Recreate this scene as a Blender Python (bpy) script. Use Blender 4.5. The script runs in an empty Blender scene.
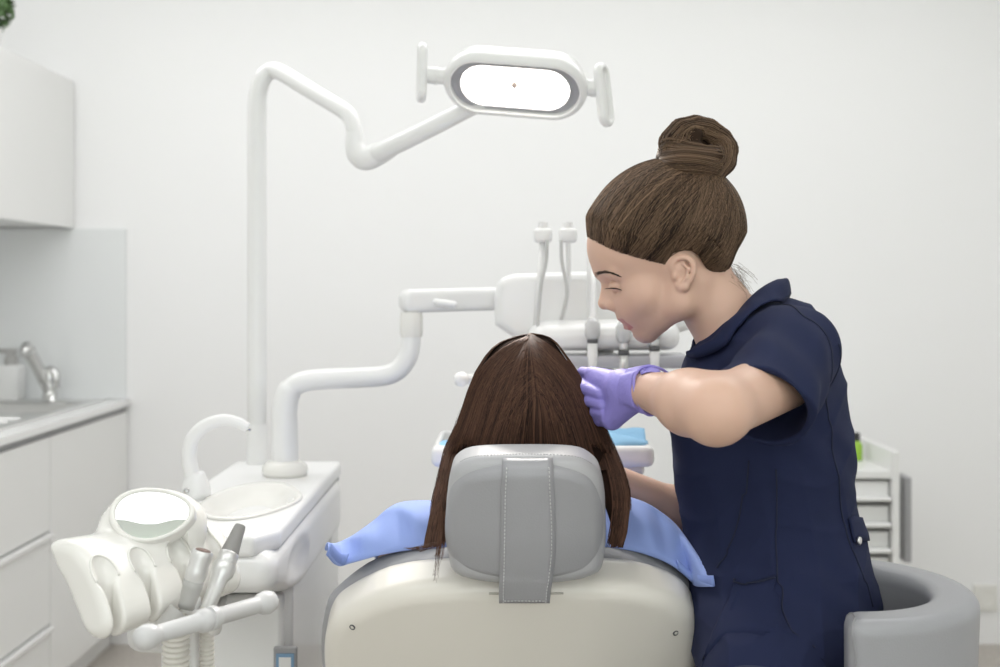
import bpy, math, random
import numpy as np
from mathutils import Vector, Matrix

C = bpy.context.scene.collection
SC = bpy.context.scene
R = math.radians
rng = np.random.default_rng(7)
random.seed(7)

# ---------------------------------------------------------------- camera
F = 1200.0                      # focal length in pixels of the 1000 px wide frame
EYE = 1.25                      # lens height above the floor
VX, VY = 503.0, 287.0           # where the horizontal lines into the room vanish
cam_d = bpy.data.cameras.new('camera')
cam = bpy.data.objects.new('camera', cam_d)
C.objects.link(cam)
cam.location = (0, 0, EYE)
cam.rotation_euler = (R(90), 0, 0)
cam_d.sensor_width = 36.0
cam_d.lens = 36.0 * F / 1000.0
cam_d.shift_x = (500.0 - VX) / 1000.0
cam_d.shift_y = (VY - 333.5) / 1000.0
cam_d.clip_start = 0.05
cam_d.clip_end = 60
cam_d.dof.use_dof = True
cam_d.dof.focus_distance = 1.78
cam_d.dof.aperture_fstop = 3.5
SC.camera = cam

# ---------------------------------------------------------------- view, world, lights
SC.view_settings.view_transform = 'Standard'
SC.view_settings.look = 'None'
SC.view_settings.gamma = 1.0
SC.view_settings.use_curve_mapping = False
SC.view_settings.exposure = -0.17
SC.cycles.use_denoising = True
SC.cycles.max_bounces = 10
SC.cycles.diffuse_bounces = 6
SC.cycles.sample_clamp_indirect = 6.0
SC.cycles.sample_clamp_direct = 8.0

world = bpy.data.worlds.new('daylight')
SC.world = world
world.use_nodes = True
wb = world.node_tree.nodes['Background']
wb.inputs['Color'].default_value = (0.93, 0.97, 1.0, 1)
wb.inputs['Strength'].default_value = 2.0


def area(name, loc, rot, sx, sy, power, col=(1, 1, 1)):
    d = bpy.data.lights.new(name, 'AREA')
    d.shape = 'RECTANGLE'
    d.size, d.size_y, d.energy, d.color = sx, sy, power, col
    o = bpy.data.objects.new(name, d)
    C.objects.link(o)
    o.location, o.rotation_euler = loc, rot
    return o


area('window_daylight', (0.25, -1.72, 1.55), (R(90), 0, 0), 3.8, 1.7, 23, (0.96, 0.98, 1.0))
area('ceiling_light_rear', (0.0, 2.9, 2.66), (0, 0, 0), 3.6, 1.0, 38, (0.985, 0.99, 1.0))
area('ceiling_light_front', (0.1, 0.4, 2.66), (0, 0, 0), 3.6, 1.0, 30, (0.985, 0.99, 1.0))


# ---------------------------------------------------------------- pixel and depth to a point in the room
def at(px, py, d):
    return np.array([(px - VX) * d / F, d, EYE - (py - VY) * d / F])


def on_z(px, py, z):
    return at(px, py, (EYE - z) * F / (py - VY))


def on_x(px, py, x):
    return at(px, py, x * F / (px - VX))


# ---------------------------------------------------------------- materials
MATS = {}


def mat(name, col, rough=0.5, metal=0.0, coat=0.0, bump=0.0, bscale=80.0, vary=0.03, vscale=6.0, sss=0.0, spec=0.5,
        sheen=0.0, trans=0.0, emit=None, estr=0.0, alpha=1.0):
    m = bpy.data.materials.new(name)
    m.use_nodes = True
    nt = m.node_tree
    b = nt.nodes['Principled BSDF']
    tc = nt.nodes.new('ShaderNodeTexCoord')
    n = nt.nodes.new('ShaderNodeTexNoise')
    n.inputs['Scale'].default_value = vscale
    n.inputs['Detail'].default_value = 3
    nt.links.new(tc.outputs['Object'], n.inputs['Vector'])
    mix = nt.nodes.new('ShaderNodeMix')
    mix.data_type = 'RGBA'
    mix.inputs['A'].default_value = tuple(c * (1 - vary) for c in col) + (1,)
    mix.inputs['B'].default_value = tuple(min(1, c * (1 + vary)) for c in col) + (1,)
    nt.links.new(n.outputs['Fac'], mix.inputs['Factor'])
    nt.links.new(mix.outputs['Result'], b.inputs['Base Color'])
    b.inputs['Roughness'].default_value = rough
    b.inputs['Metallic'].default_value = metal
    b.inputs['Coat Weight'].default_value = coat
    b.inputs['Coat Roughness'].default_value = 0.08
    b.inputs['Specular IOR Level'].default_value = spec
    b.inputs['Sheen Weight'].default_value = sheen
    b.inputs['Transmission Weight'].default_value = trans
    b.inputs['Alpha'].default_value = alpha
    if sss:
        b.inputs['Subsurface Weight'].default_value = sss
        b.inputs['Subsurface Radius'].default_value = (1.0, 0.35, 0.2)
        b.inputs['Subsurface Scale'].default_value = 0.006
    if bump:
        bn = nt.nodes.new('ShaderNodeTexNoise')
        bn.inputs['Scale'].default_value = bscale
        bn.inputs['Detail'].default_value = 4
        nt.links.new(tc.outputs['Object'], bn.inputs['Vector'])
        bp = nt.nodes.new('ShaderNodeBump')
        bp.inputs['Strength'].default_value = bump
        bp.inputs['Distance'].default_value = 0.002
        nt.links.new(bn.outputs['Fac'], bp.inputs['Height'])
        nt.links.new(bp.outputs['Normal'], b.inputs['Normal'])
    if emit:
        b.inputs['Emission Color'].default_value = emit + (1,)
        b.inputs['Emission Strength'].default_value = estr
    MATS[name] = m
    return m


def hair_mat(name, dark, light, rough=0.38, spec=0.42):
    m = mat(name, dark, rough, vary=0.0, spec=spec)
    nt = m.node_tree
    b = nt.nodes['Principled BSDF']
    a = nt.nodes.new('ShaderNodeAttribute')
    a.attribute_name = 'strand'
    r = nt.nodes.new('ShaderNodeValToRGB')
    r.color_ramp.elements[0].color = dark + (1,)
    r.color_ramp.elements[1].color = light + (1,)
    nt.links.new(a.outputs['Fac'], r.inputs['Fac'])
    nt.links.new(r.outputs['Color'], b.inputs['Base Color'])
    return m


mat('wall_paint', (0.875, 0.873, 0.87), 0.6, bump=0.05, bscale=300, vary=0.006, vscale=2)
mat('ceiling_paint', (0.88, 0.88, 0.88), 0.7, vary=0.006)
mat('white_laminate', (0.80, 0.80, 0.785), 0.35, vary=0.008)
mat('white_worktop', (0.82, 0.82, 0.81), 0.25, vary=0.01)
mat('backsplash_glass', (0.775, 0.79, 0.79), 0.08, coat=0.5, vary=0.008, spec=0.4)
mat('plastic_white', (0.82, 0.82, 0.81), 0.28, coat=0.35, vary=0.008)
mat('plastic_warm', (0.80, 0.79, 0.75), 0.27, coat=0.4, vary=0.01)
mat('plastic_grey', (0.42, 0.415, 0.40), 0.4, vary=0.02)
mat('plastic_dark', (0.10, 0.10, 0.105), 0.5, vary=0.05)
mat('seam_grey', (0.36, 0.36, 0.37), 0.5)
mat('shell_cream', (0.77, 0.74, 0.675), 0.33, coat=0.3, vary=0.008)
mat('leather_grey', (0.325, 0.327, 0.343), 0.42, coat=0.12, bump=0.16, bscale=420, vary=0.02)
mat('leather_pale', (0.41, 0.412, 0.425), 0.4, coat=0.15, bump=0.14, bscale=420, vary=0.02)
mat('thread_pale', (0.62, 0.62, 0.62), 0.7)
mat('thread_grey', (0.30, 0.30, 0.31), 0.7)
mat('chrome', (0.62, 0.62, 0.61), 0.12, metal=1.0)
mat('steel', (0.78, 0.78, 0.77), 0.3, metal=1.0, vary=0.04, vscale=30)
mat('brushed_alu', (0.70, 0.70, 0.69), 0.34, metal=0.6)
mat('glass_clear', (0.95, 0.96, 0.96), 0.05, trans=0.92)
mat('skin', (0.645, 0.42, 0.32), 0.46, sss=0.10, bump=0.10, bscale=700, vary=0.04, vscale=18)
mat('lip', (0.50, 0.20, 0.18), 0.33, sss=0.08)
mat('teeth', (0.80, 0.77, 0.72), 0.25)
mat('navy_cotton', (0.0135, 0.0190, 0.057), 0.85, bump=0.35, bscale=900, vary=0.12, vscale=9, spec=0.25)
mat('navy_thread', (0.010, 0.014, 0.038), 0.85)
mat('trouser_navy', (0.015, 0.021, 0.055), 0.85, bump=0.3, bscale=900)
mat('blue_drape', (0.285, 0.385, 0.76), 0.75, bump=0.3, bscale=700, vary=0.05, vscale=10, sheen=0.1)
mat('blue_hem', (0.235, 0.325, 0.68), 0.8, bump=0.3, bscale=900)
mat('mask_blue', (0.30, 0.56, 0.80), 0.75, bump=0.3, bscale=500, vary=0.06)
mat('nitrile', (0.295, 0.255, 0.66), 0.55, bump=0.5, bscale=140, vary=0.05, vscale=40)
mat('trouser_patient', (0.10, 0.11, 0.14), 0.85)
mat('rubber_black', (0.02, 0.02, 0.02), 0.6)
mat('leaf_green', (0.075, 0.145, 0.045), 0.55, vary=0.35, vscale=40)
mat('leaf_outside', (0.16, 0.42, 0.07), 0.6, vary=0.4, vscale=5)
mat('bottle_green', (0.30, 0.52, 0.05), 0.3)
mat('brow_hair', (0.045, 0.028, 0.02), 0.6)
hair_mat('hair_brown', (0.026, 0.0155, 0.010), (0.27, 0.172, 0.107), 0.52, 0.2)
mat('hair_brown_base', (0.034, 0.021, 0.014), 0.9, vary=0.2, vscale=60, spec=0.1)
mat('hair_auburn_base', (0.022, 0.0115, 0.008), 0.9, vary=0.2, vscale=60, spec=0.1)
hair_mat('hair_auburn', (0.020, 0.010, 0.007), (0.16, 0.08, 0.05), 0.62, 0.2)


# ---------------------------------------------------------------- scene helpers
ROOTLOC = {}


def thing(name, label, cat, loc, group=None):
    o = bpy.data.objects.new(name, None)
    C.objects.link(o)
    o.empty_display_size = 0.05
    o.location = tuple(float(v) for v in loc)
    o['label'] = label
    o['category'] = cat
    if group:
        o['group'] = group
    ROOTLOC[o.name] = np.array(loc, float)
    return o


def tag(o, label=None, cat=None, group=None, kind=None):
    for k, v in (('label', label), ('category', cat), ('group', group), ('kind', kind)):
        if v:
            o[k] = v
    return o


def obj(name, geo, m, parent=None, smooth=True, label=None, mats=None, face_mat=None, attr=None, sharp=None):
    """Link geo = (verts in room coordinates, faces) as ONE mesh object."""
    v, f = geo
    v = np.asarray(v, float)
    if parent is not None:
        base = ROOTLOC[parent.name]
    else:
        base = np.array([v[:, 0].mean(), v[:, 1].mean(), v[:, 2].min()])
    me = bpy.data.meshes.new(name)
    if isinstance(f, np.ndarray):
        k = f.shape[1]
        me.vertices.add(len(v))
        me.vertices.foreach_set('co', (v - base).astype(np.float32).ravel())
        me.loops.add(f.size)
        me.loops.foreach_set('vertex_index', f.astype(np.int32).ravel())
        me.polygons.add(len(f))
        me.polygons.foreach_set('loop_start', np.arange(0, f.size, k, dtype=np.int32))
        me.update(calc_edges=True)
        me.validate()
    else:
        me.from_pydata((v - base).tolist(), [], [list(map(int, q)) for q in f])
        me.update()
    for x in (mats or [m]):
        me.materials.append(MATS[x])
    if face_mat is not None:
        me.polygons.foreach_set('material_index', np.asarray(face_mat, np.int32))
    if smooth:
        me.polygons.foreach_set('use_smooth', np.ones(len(me.polygons), bool))
    if attr is not None:
        a = me.attributes.new('strand', 'FLOAT', 'POINT')
        a.data.foreach_set('value', np.asarray(attr, np.float32))
    o = bpy.data.objects.new(name, me)
    C.objects.link(o)
    if parent is not None:
        o.parent = parent
        ROOTLOC[o.name] = base
    else:
        o.location = base
        ROOTLOC[o.name] = base
    if smooth and sharp is not None:
        try:
            me.set_sharp_from_angle(angle=R(sharp))
        except Exception:
            pass
    if label:
        o['label'] = label
    return o


def struct(name, geo, m, smooth=False):
    o = obj(name, geo, m, smooth=smooth)
    o['kind'] = 'structure'
    return o


def join(*geos):
    vs, fs, n = [], [], 0
    for v, f in geos:
        v = np.asarray(v, float)
        vs.append(v)
        fs += [[int(i) + n for i in q] for q in f]
        n += len(v)
    return np.vstack(vs), fs


# ---------------------------------------------------------------- solid shapes
def from_bm(bm):
    bm.verts.index_update()
    v = np.array([x.co[:] for x in bm.verts])
    f = [[x.index for x in q.verts] for q in bm.faces]
    bm.free()
    return v, f


import bmesh


def box(x0, x1, y0, y1, z0, z1, bev=0.0, seg=3):
    bm = bmesh.new()
    bmesh.ops.create_cube(bm, size=1.0)
    for v in bm.verts:
        v.co = Vector(((x0 + x1) / 2 + v.co.x * (x1 - x0), (y0 + y1) / 2 + v.co.y * (y1 - y0), (z0 + z1) / 2 + v.co.z * (z1 - z0)))
    if bev:
        bmesh.ops.bevel(bm, geom=list(bm.edges), offset=bev, segments=seg, profile=0.5, affect='EDGES')
    return from_bm(bm)


def frame_of(d):
    d = np.asarray(d, float)
    d = d / np.linalg.norm(d)
    a = np.array([0, 0, 1.0]) if abs(d[2]) < 0.9 else np.array([0, 1.0, 0])
    u = np.cross(a, d)
    u /= np.linalg.norm(u)
    return u, np.cross(d, u), d


def smooth_path(pts, n=8):
    """Catmull-Rom through the points (any dimension)."""
    p = np.asarray(pts, float)
    if len(p) < 3:
        return np.array([p[0] + (p[-1] - p[0]) * t for t in np.linspace(0, 1, n + 1)])
    q = np.vstack([2 * p[0] - p[1], p, 2 * p[-1] - p[-2]])
    out = []
    for i in range(len(p) - 1):
        a, b, c, d = q[i:i + 4]
        for t in np.arange(n) / n:
            out.append(0.5 * (2 * b + (c - a) * t + (2 * a - 5 * b + 4 * c - d) * t * t + (3 * b - 3 * c + d - a) * t ** 3))
    out.append(p[-1])
    return np.array(out)


def tube(pts, rad, sides=16, caps=True, flat=1.0, round_end=False):
    """A tube along the points; rad is one radius or one for each point."""
    p = np.asarray(pts, float)
    n = len(p)
    r = np.full(n, rad, float) if np.isscalar(rad) else np.asarray(rad, float)
    if round_end:
        t0 = p[0] - p[1]; t0 /= np.linalg.norm(t0)
        t1 = p[-1] - p[-2]; t1 /= np.linalg.norm(t1)
        an = [R(20), R(42), R(62), R(80)]
        pre = [(p[0] + t0 * r[0] * math.sin(a), r[0] * math.cos(a)) for a in reversed(an)]
        post = [(p[-1] + t1 * r[-1] * math.sin(a), r[-1] * math.cos(a)) for a in an]
        p = np.array([q for q, _ in pre] + list(p) + [q for q, _ in post])
        r = np.array([q for _, q in pre] + list(r) + [q for _, q in post])
        n = len(p)
    tan = np.gradient(p, axis=0)
    tan /= np.maximum(np.linalg.norm(tan, axis=1, keepdims=True), 1e-12)
    u, w, _ = frame_of(tan[0])
    vs = []
    for i in range(n):
        u = u - tan[i] * u.dot(tan[i])
        u /= np.linalg.norm(u)
        w = np.cross(tan[i], u)
        a = np.linspace(0, 2 * math.pi, sides, endpoint=False)
        vs.append(p[i] + r[i] * (np.cos(a)[:, None] * u + np.sin(a)[:, None] * w * flat))
    v = np.vstack(vs)
    f = []
    for i in range(n - 1):
        for j in range(sides):
            k = (j + 1) % sides
            f.append([i * sides + j, i * sides + k, (i + 1) * sides + k, (i + 1) * sides + j])
    if caps:
        f.append(list(range(sides))[::-1])
        f.append([(n - 1) * sides + j for j in range(sides)])
    return v, f


def lathe(base, axis, prof, sides=32):
    """Revolve (radius, height) pairs about the axis from the base point."""
    u, w, d = frame_of(axis)
    base = np.asarray(base, float)
    a = np.linspace(0, 2 * math.pi, sides, endpoint=False)
    vs = [base + d * h + r * (np.cos(a)[:, None] * u + np.sin(a)[:, None] * w) for r, h in prof]
    v = np.vstack(vs)
    n = len(prof)
    f = []
    for i in range(n - 1):
        for j in range(sides):
            k = (j + 1) % sides
            f.append([i * sides + j, i * sides + k, (i + 1) * sides + k, (i + 1) * sides + j])
    f.append(list(range(sides))[::-1])
    f.append([(n - 1) * sides + j for j in range(sides)])
    return v, f


def grid_geo(P, close_u=False):
    """P: rows x columns x 3 points -> quads."""
    P = np.asarray(P, float)
    a, b = P.shape[:2]
    idx = np.arange(a * b).reshape(a, b)
    f = []
    for i in range(a - 1):
        for j in range(b - 1 + (1 if close_u else 0)):
            k = (j + 1) % b
            f.append([idx[i, j], idx[i, k], idx[i + 1, k], idx[i + 1, j]])
    return P.reshape(-1, 3), f


def sheet(P, t):
    """A grid of points given thickness t along its own normals, closed all round."""
    P = np.asarray(P, float)
    du = np.gradient(P, axis=0)
    dv = np.gradient(P, axis=1)
    n = np.cross(du, dv)
    n /= np.maximum(np.linalg.norm(n, axis=2, keepdims=True), 1e-12)
    Q = P + n * t
    a, b = P.shape[:2]
    v = np.vstack([P.reshape(-1, 3), Q.reshape(-1, 3)])
    idx = np.arange(a * b).reshape(a, b)
    off = a * b
    f = []
    for i in range(a - 1):
        for j in range(b - 1):
            q = [idx[i, j], idx[i, j + 1], idx[i + 1, j + 1], idx[i + 1, j]]
            f.append(q[::-1])
            f.append([x + off for x in q])
    edge = [idx[0, j] for j in range(b)] + [idx[i, b - 1] for i in range(1, a)] + [idx[a - 1, j] for j in range(b - 2, -1, -1)] + [idx[i, 0] for i in range(a - 2, 0, -1)]
    for i in range(len(edge)):
        p, q = edge[i], edge[(i + 1) % len(edge)]
        f.append([p, q, q + off, p + off])
    return v, f


# ---------------------------------------------------------------- smooth bodies: signed distances and their surface
def cap(P, a, b, r1, r2=None):
    a = np.asarray(a, float); b = np.asarray(b, float)
    r2 = r1 if r2 is None else r2
    ab = b - a
    t = np.clip(((P - a) @ ab) / max(ab.dot(ab), 1e-12), 0, 1)
    return np.linalg.norm(P - a - t[:, None] * ab, axis=1) - (r1 + (r2 - r1) * t)


def ball(P, c, r):
    return np.linalg.norm(P - np.asarray(c, float), axis=1) - r


def ell(P, c, r, M=None):
    q = P - np.asarray(c, float)
    if M is not None:
        q = q @ np.asarray(M, float).T
    r = np.asarray(r, float)
    k0 = np.linalg.norm(q / r, axis=1)
    k1 = np.linalg.norm(q / (r * r), axis=1)
    return np.where(k1 > 1e-9, k0 * (k0 - 1.0) / np.maximum(k1, 1e-9), -r.min())


def rbox(P, c, half, r, M=None):
    q = P - np.asarray(c, float)
    if M is not None:
        q = q @ np.asarray(M, float).T
    q = np.abs(q) - (np.asarray(half, float) - r)
    return np.linalg.norm(np.maximum(q, 0), axis=1) + np.minimum(q.max(axis=1), 0) - r


def smin(a, b, k):
    h = np.maximum(k - np.abs(a - b), 0) / k
    return np.minimum(a, b) - h * h * k * 0.25


def smax(a, b, k):
    return -smin(-a, -b, k)


def poly2(x, y, poly):
    """Signed distance (negative inside) to a closed polygon."""
    p = np.asarray(poly, float)
    n = len(p)
    d = np.full(len(x), 1e18)
    inside = np.zeros(len(x), bool)
    for i in range(n):
        a, b = p[i], p[(i + 1) % n]
        e = b - a
        wx, wy = x - a[0], y - a[1]
        t = np.clip((wx * e[0] + wy * e[1]) / max(e.dot(e), 1e-18), 0, 1)
        d = np.minimum(d, (wx - t * e[0]) ** 2 + (wy - t * e[1]) ** 2)
        c = (a[1] > y) != (b[1] > y)
        if abs(e[1]) > 1e-15:
            inside ^= c & (x < a[0] + (y - a[1]) * e[0] / e[1])
    d = np.sqrt(d)
    return np.where(inside, -d, d)


def prism(d2, a, half, r):
    """Extrude a 2D distance d2 by |a| < half, edges rounded by r."""
    p = d2 + r
    q = np.abs(a) - half + r
    return np.sqrt(np.maximum(p, 0) ** 2 + np.maximum(q, 0) ** 2) + np.minimum(np.maximum(p, q), 0) - r


def surface(f, lo, hi, h, coarse=3, steps=1, slack=1.5):
    lo = np.asarray(lo, float); hi = np.asarray(hi, float)
    H = h * 2 ** coarse
    n0 = np.ceil((hi - lo) / H).astype(int)
    g = np.stack(np.meshgrid(*[np.arange(k) for k in n0], indexing='ij'), -1).reshape(-1, 3)
    for lev in range(coarse, -1, -1):
        s = h * 2 ** lev
        val = f(lo + (g + 0.5) * s)
        g = g[np.abs(val) < s * 0.867 * slack]
        if lev:
            off = np.array([[i, j, k] for i in (0, 1) for j in (0, 1) for k in (0, 1)])
            g = (g[:, None, :] * 2 + off[None]).reshape(-1, 3)
    N = n0 * 2 ** coarse + 3
    key = lambda c: ((c[:, 0] + 1) * N[1] + c[:, 1] + 1) * N[2] + c[:, 2] + 1
    offs = np.array([[i, j, k] for i in (0, 1) for j in (0, 1) for k in (0, 1)])
    cc = (g[:, None, :] + offs[None]).reshape(-1, 3)
    ck = key(cc)
    uk, first, inv = np.unique(ck, return_index=True, return_inverse=True)
    fv = f(lo + cc[first] * h)
    V = fv[inv].reshape(-1, 8)
    act = (V.min(1) < 0) & (V.max(1) >= 0)
    g, V = g[act], V[act]
    acc = np.zeros((len(g), 3)); cnt = np.zeros(len(g))
    for a in range(8):
        for b in range(a + 1, 8):
            if np.abs(offs[a] - offs[b]).sum() != 1:
                continue
            x = (V[:, a] < 0) != (V[:, b] < 0)
            dn = V[:, a] - V[:, b]
            t = np.where(x, V[:, a] / np.where(np.abs(dn) < 1e-15, 1, dn), 0)
            acc += np.where(x[:, None], offs[a] + t[:, None] * (offs[b] - offs[a]), 0)
            cnt += x
    pts = lo + (g + acc / np.maximum(cnt, 1)[:, None]) * h
    gk = key(g)
    order = np.argsort(gk)
    sk = gk[order]

    def find(c):
        k = key(c)
        i = np.clip(np.searchsorted(sk, k), 0, len(sk) - 1)
        return np.where(sk[i] == k, order[i], -1)
    faces = []
    ci = {tuple(o): i for i, o in enumerate(offs.tolist())}
    for ax in range(3):
        e = np.zeros(3, int); e[ax] = 1
        eb = np.zeros(3, int); eb[(ax + 1) % 3] = 1
        ec = np.zeros(3, int); ec[(ax + 2) % 3] = 1
        v0, v1 = V[:, 0], V[:, ci[tuple(e)]]
        s = np.nonzero((v0 < 0) != (v1 < 0))[0]
        q = np.stack([s, find(g[s] - eb), find(g[s] - eb - ec), find(g[s] - ec)], 1)
        ok = (q >= 0).all(1)
        q, s = q[ok], s[ok]
        fl = v0[s] >= 0
        q[fl] = q[fl][:, ::-1]
        faces.append(q)
    faces = np.vstack(faces)
    for _ in range(steps):
        e = h * 0.35
        v = f(pts)
        gr = np.stack([f(pts + np.eye(3)[i] * e) - f(pts - np.eye(3)[i] * e) for i in range(3)], 1) / (2 * e)
        st = v[:, None] * gr / np.maximum((gr * gr).sum(1), 0.06)[:, None]
        L = np.linalg.norm(st, axis=1, keepdims=True)
        pts = pts - st * np.minimum(1, h * 0.6 / np.maximum(L, 1e-12))
    tri = pts[faces[:, :3]]
    if (tri[:, 0] * np.cross(tri[:, 1], tri[:, 2])).sum() < 0:
        faces = faces[:, ::-1]
    return pts, faces


def project(f, P, off=0.0, steps=4, e=0.001, cap_=0.02):
    P = np.array(P, float)
    sh = P.shape
    P = P.reshape(-1, 3)
    for _ in range(steps):
        v = f(P) - off
        gr = np.stack([f(P + np.eye(3)[i] * e) - f(P - np.eye(3)[i] * e) for i in range(3)], 1) / (2 * e)
        st = v[:, None] * gr / np.maximum((gr * gr).sum(1), 0.15)[:, None]
        L = np.linalg.norm(st, axis=1, keepdims=True)
        P = P - st * np.minimum(1, cap_ / np.maximum(L, 1e-12))
    return P.reshape(sh)


def strands(paths, rad, value=None, taper=0.35):
    """paths S x M x 3 -> three-sided hairs in one mesh, with a value for each hair."""
    p = np.asarray(paths, float)
    S, M = p.shape[:2]
    t = np.gradient(p, axis=1)
    t /= np.maximum(np.linalg.norm(t, axis=2, keepdims=True), 1e-12)
    a = np.array([0.31, 0.87, 0.38])
    u = np.cross(t, a); u /= np.maximum(np.linalg.norm(u, axis=2, keepdims=True), 1e-9)
    w = np.cross(t, u)
    r = np.asarray(rad, float)
    r = (r if r.ndim else np.full(S, r))[:, None] * (1 - (1 - taper) * np.linspace(0, 1, M) ** 3)[None]
    vs = []
    for k in range(3):
        an = 2 * math.pi * k / 3
        vs.append(p + r[..., None] * (math.cos(an) * u + math.sin(an) * w))
    v = np.stack(vs, 2).reshape(-1, 3)
    idx = np.arange(S * M * 3).reshape(S, M, 3)
    f = []
    for k in range(3):
        k2 = (k + 1) % 3
        f.append(np.stack([idx[:, :-1, k], idx[:, :-1, k2], idx[:, 1:, k2], idx[:, 1:, k]], -1).reshape(-1, 4))
    val = np.repeat(rng.random(S) if value is None else value, M * 3)
    return v, np.vstack(f), val


def merge_np(parts):
    """Join (verts, faces, value) triples of quads."""
    vs, fs, at_, n = [], [], [], 0
    for v, f, a in parts:
        vs.append(v); fs.append(np.asarray(f) + n)
        at_.append(np.full(len(v), a) if np.isscalar(a) else a)
        n += len(v)
    return (np.vstack(vs), np.vstack(fs)), np.concatenate(at_)

# ================================================================ the room
X0, X1, Y0, Y1, ZC = -1.93, 2.6, -1.8, 4.2, 2.7
fm = mat('floor_vinyl', (0.46, 0.425, 0.385), 0.5, vary=0.25, vscale=60)
struct('floor', box(X0 - .1, X1 + .1, Y0 - .1, Y1 + .1, -0.1, 0), 'floor_vinyl')
struct('wall_back', box(X0 - .1, X1 + .1, Y1, Y1 + .1, 0, ZC), 'wall_paint')
struct('wall_left', box(X0 - .1, X0, Y0, Y1, 0, ZC), 'wall_paint')
struct('wall_right', box(X1, X1 + .1, Y0, Y1, 0, ZC), 'wall_paint')
struct('ceiling', box(X0 - .1, X1 + .1, Y0 - .1, Y1 + .1, ZC, ZC + .1), 'ceiling_paint')
# the window wall behind the viewer: wide openings that the daylight comes through
WX = [(-1.15, 0.45), (0.65, 2.25)]
wz0, wz1 = 0.72, 2.38
struct('wall_front', join(box(X0 - .1, X1 + .1, Y0 - .1, Y0, 0, wz0), box(X0 - .1, X1 + .1, Y0 - .1, Y0, wz1, ZC),
                          box(X0 - .1, WX[0][0], Y0 - .1, Y0, wz0, wz1), box(WX[0][1], WX[1][0], Y0 - .1, Y0, wz0, wz1),
                          box(WX[1][1], X1 + .1, Y0 - .1, Y0, wz0, wz1)), 'wall_paint')
for i, (a, b) in enumerate(WX):
    y = Y0 - .05
    struct('window_%d' % (i + 1), join(box(a, a + .06, y - .03, y + .03, wz0, wz1), box(b - .06, b, y - .03, y + .03, wz0, wz1),
                                      box(a, b, y - .03, y + .03, wz0, wz0 + .06), box(a, b, y - .03, y + .03, wz1 - .06, wz1),
                                      box((a + b) / 2 - .03, (a + b) / 2 + .03, y - .03, y + .03, wz0, wz1)), 'plastic_white')

# ---------------------------------------------------------------- fitted kitchen units on the left
CX = -1.3125                                   # front of the low units
ZW = 0.858                                     # worktop height


def front_panel(y0, y1, z0, z1):
    return box(CX - .019, CX, y0, y1, z0, z1, .0015, 1)


t = thing('base_cabinet', 'white low cabinet with one plain door in the corner under the worktop', 'cabinet', (-1.62, 3.85, 0))
y0, y1 = 3.481, 4.195
obj('body', box(X0 + .006, CX - .021, y0 + .0165, y1 - .0165, .10, .68), 'white_laminate', t, False)
obj('door', front_panel(y0 + .0015, y1 - .002, .10, .815), 'white_laminate', t, False)
obj('plinth', box(X0 + .01, CX - .06, y0, y1, 0, .10), 'white_laminate', t, False)
obj('side_panel', box(X0 + .005, CX - .02, y0, y0 + .016, .10, .836), 'white_laminate', t, False)
obj('side_panel', box(X0 + .005, CX - .02, y1 - .016, y1, .10, .836), 'white_laminate', t, False)
obj('grip_rail', box(CX - .035, CX - .010, y0 + .0, y1 - .0, .817, .8365), 'seam_grey', t, False)
t = thing('drawer_cabinet', 'white low cabinet with three drawers under the sink worktop', 'cabinet', (-1.62, 3.1, 0))
y0, y1 = 2.70, 3.479
obj('body', box(X0 + .006, CX - .021, y0 + .0165, y1 - .0165, .10, .68), 'white_laminate', t, False)
obj('plinth', box(X0 + .01, CX - .06, y0, y1, 0, .10), 'white_laminate', t, False)
obj('side_panel', box(X0 + .005, CX - .02, y0, y0 + .016, .10, .836), 'white_laminate', t, False)
obj('side_panel', box(X0 + .005, CX - .02, y1 - .016, y1, .10, .836), 'white_laminate', t, False)
obj('grip_rail', box(CX - .035, CX - .010, y0 + .0, y1 - .0, .817, .8365), 'seam_grey', t, False)
zs = [.10, .275, .545, .815]
for i in range(3):
    d = obj('drawer', front_panel(y0 + .002, y1 - .0015, zs[i], zs[i + 1] - (.02 if i < 2 else 0)), 'white_laminate', t, False)
    if i < 2:
        obj('lip_handle', box(CX - .019, CX + .012, y0 + .002, y1 - .0015, zs[i + 1] - .021, zs[i + 1] - .006, .003, 2), 'white_worktop', d, False)

# sink, let into the worktop: its corners on the worktop plane
sk = dict(x0=-1.86, x1=-1.366, y0=2.72, y1=4.15)
wt = join(box(X0 + .002, CX + .012, 4.15, 4.196, ZW - .02, ZW), box(sk['x1'] - .02, CX + .012, 2.70, 4.155, ZW - .02, ZW),
          box(X0 + .002, sk['x0'] + .02, 2.70, 4.155, ZW - .02, ZW))
o = tag(obj('worktop', wt, 'white_worktop', smooth=False), 'white worktop with a square edge over the low cabinets', 'worktop')
t = thing('sink', 'stainless steel sink let into the white worktop', 'sink', (-1.62, 3.3, ZW))
x0, x1, y0, y1 = sk['x0'], sk['x1'], sk['y0'], sk['y1']
bx0, bx1, by0, by1 = x0 + .06, x1 - .045, 3.70, y1 - .10
zr = ZW + .005


def ring_loop(x0, x1, y0, y1, z, r, n=6):
    pts = []
    for cx, cy, a0 in ((x1 - r, y1 - r, 0), (x0 + r, y1 - r, 90), (x0 + r, y0 + r, 180), (x1 - r, y0 + r, 270)):
        for k in range(n + 1):
            a = R(a0 + 90 * k / n)
            pts.append((cx + r * math.cos(a), cy + r * math.sin(a), z))
    return pts


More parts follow.
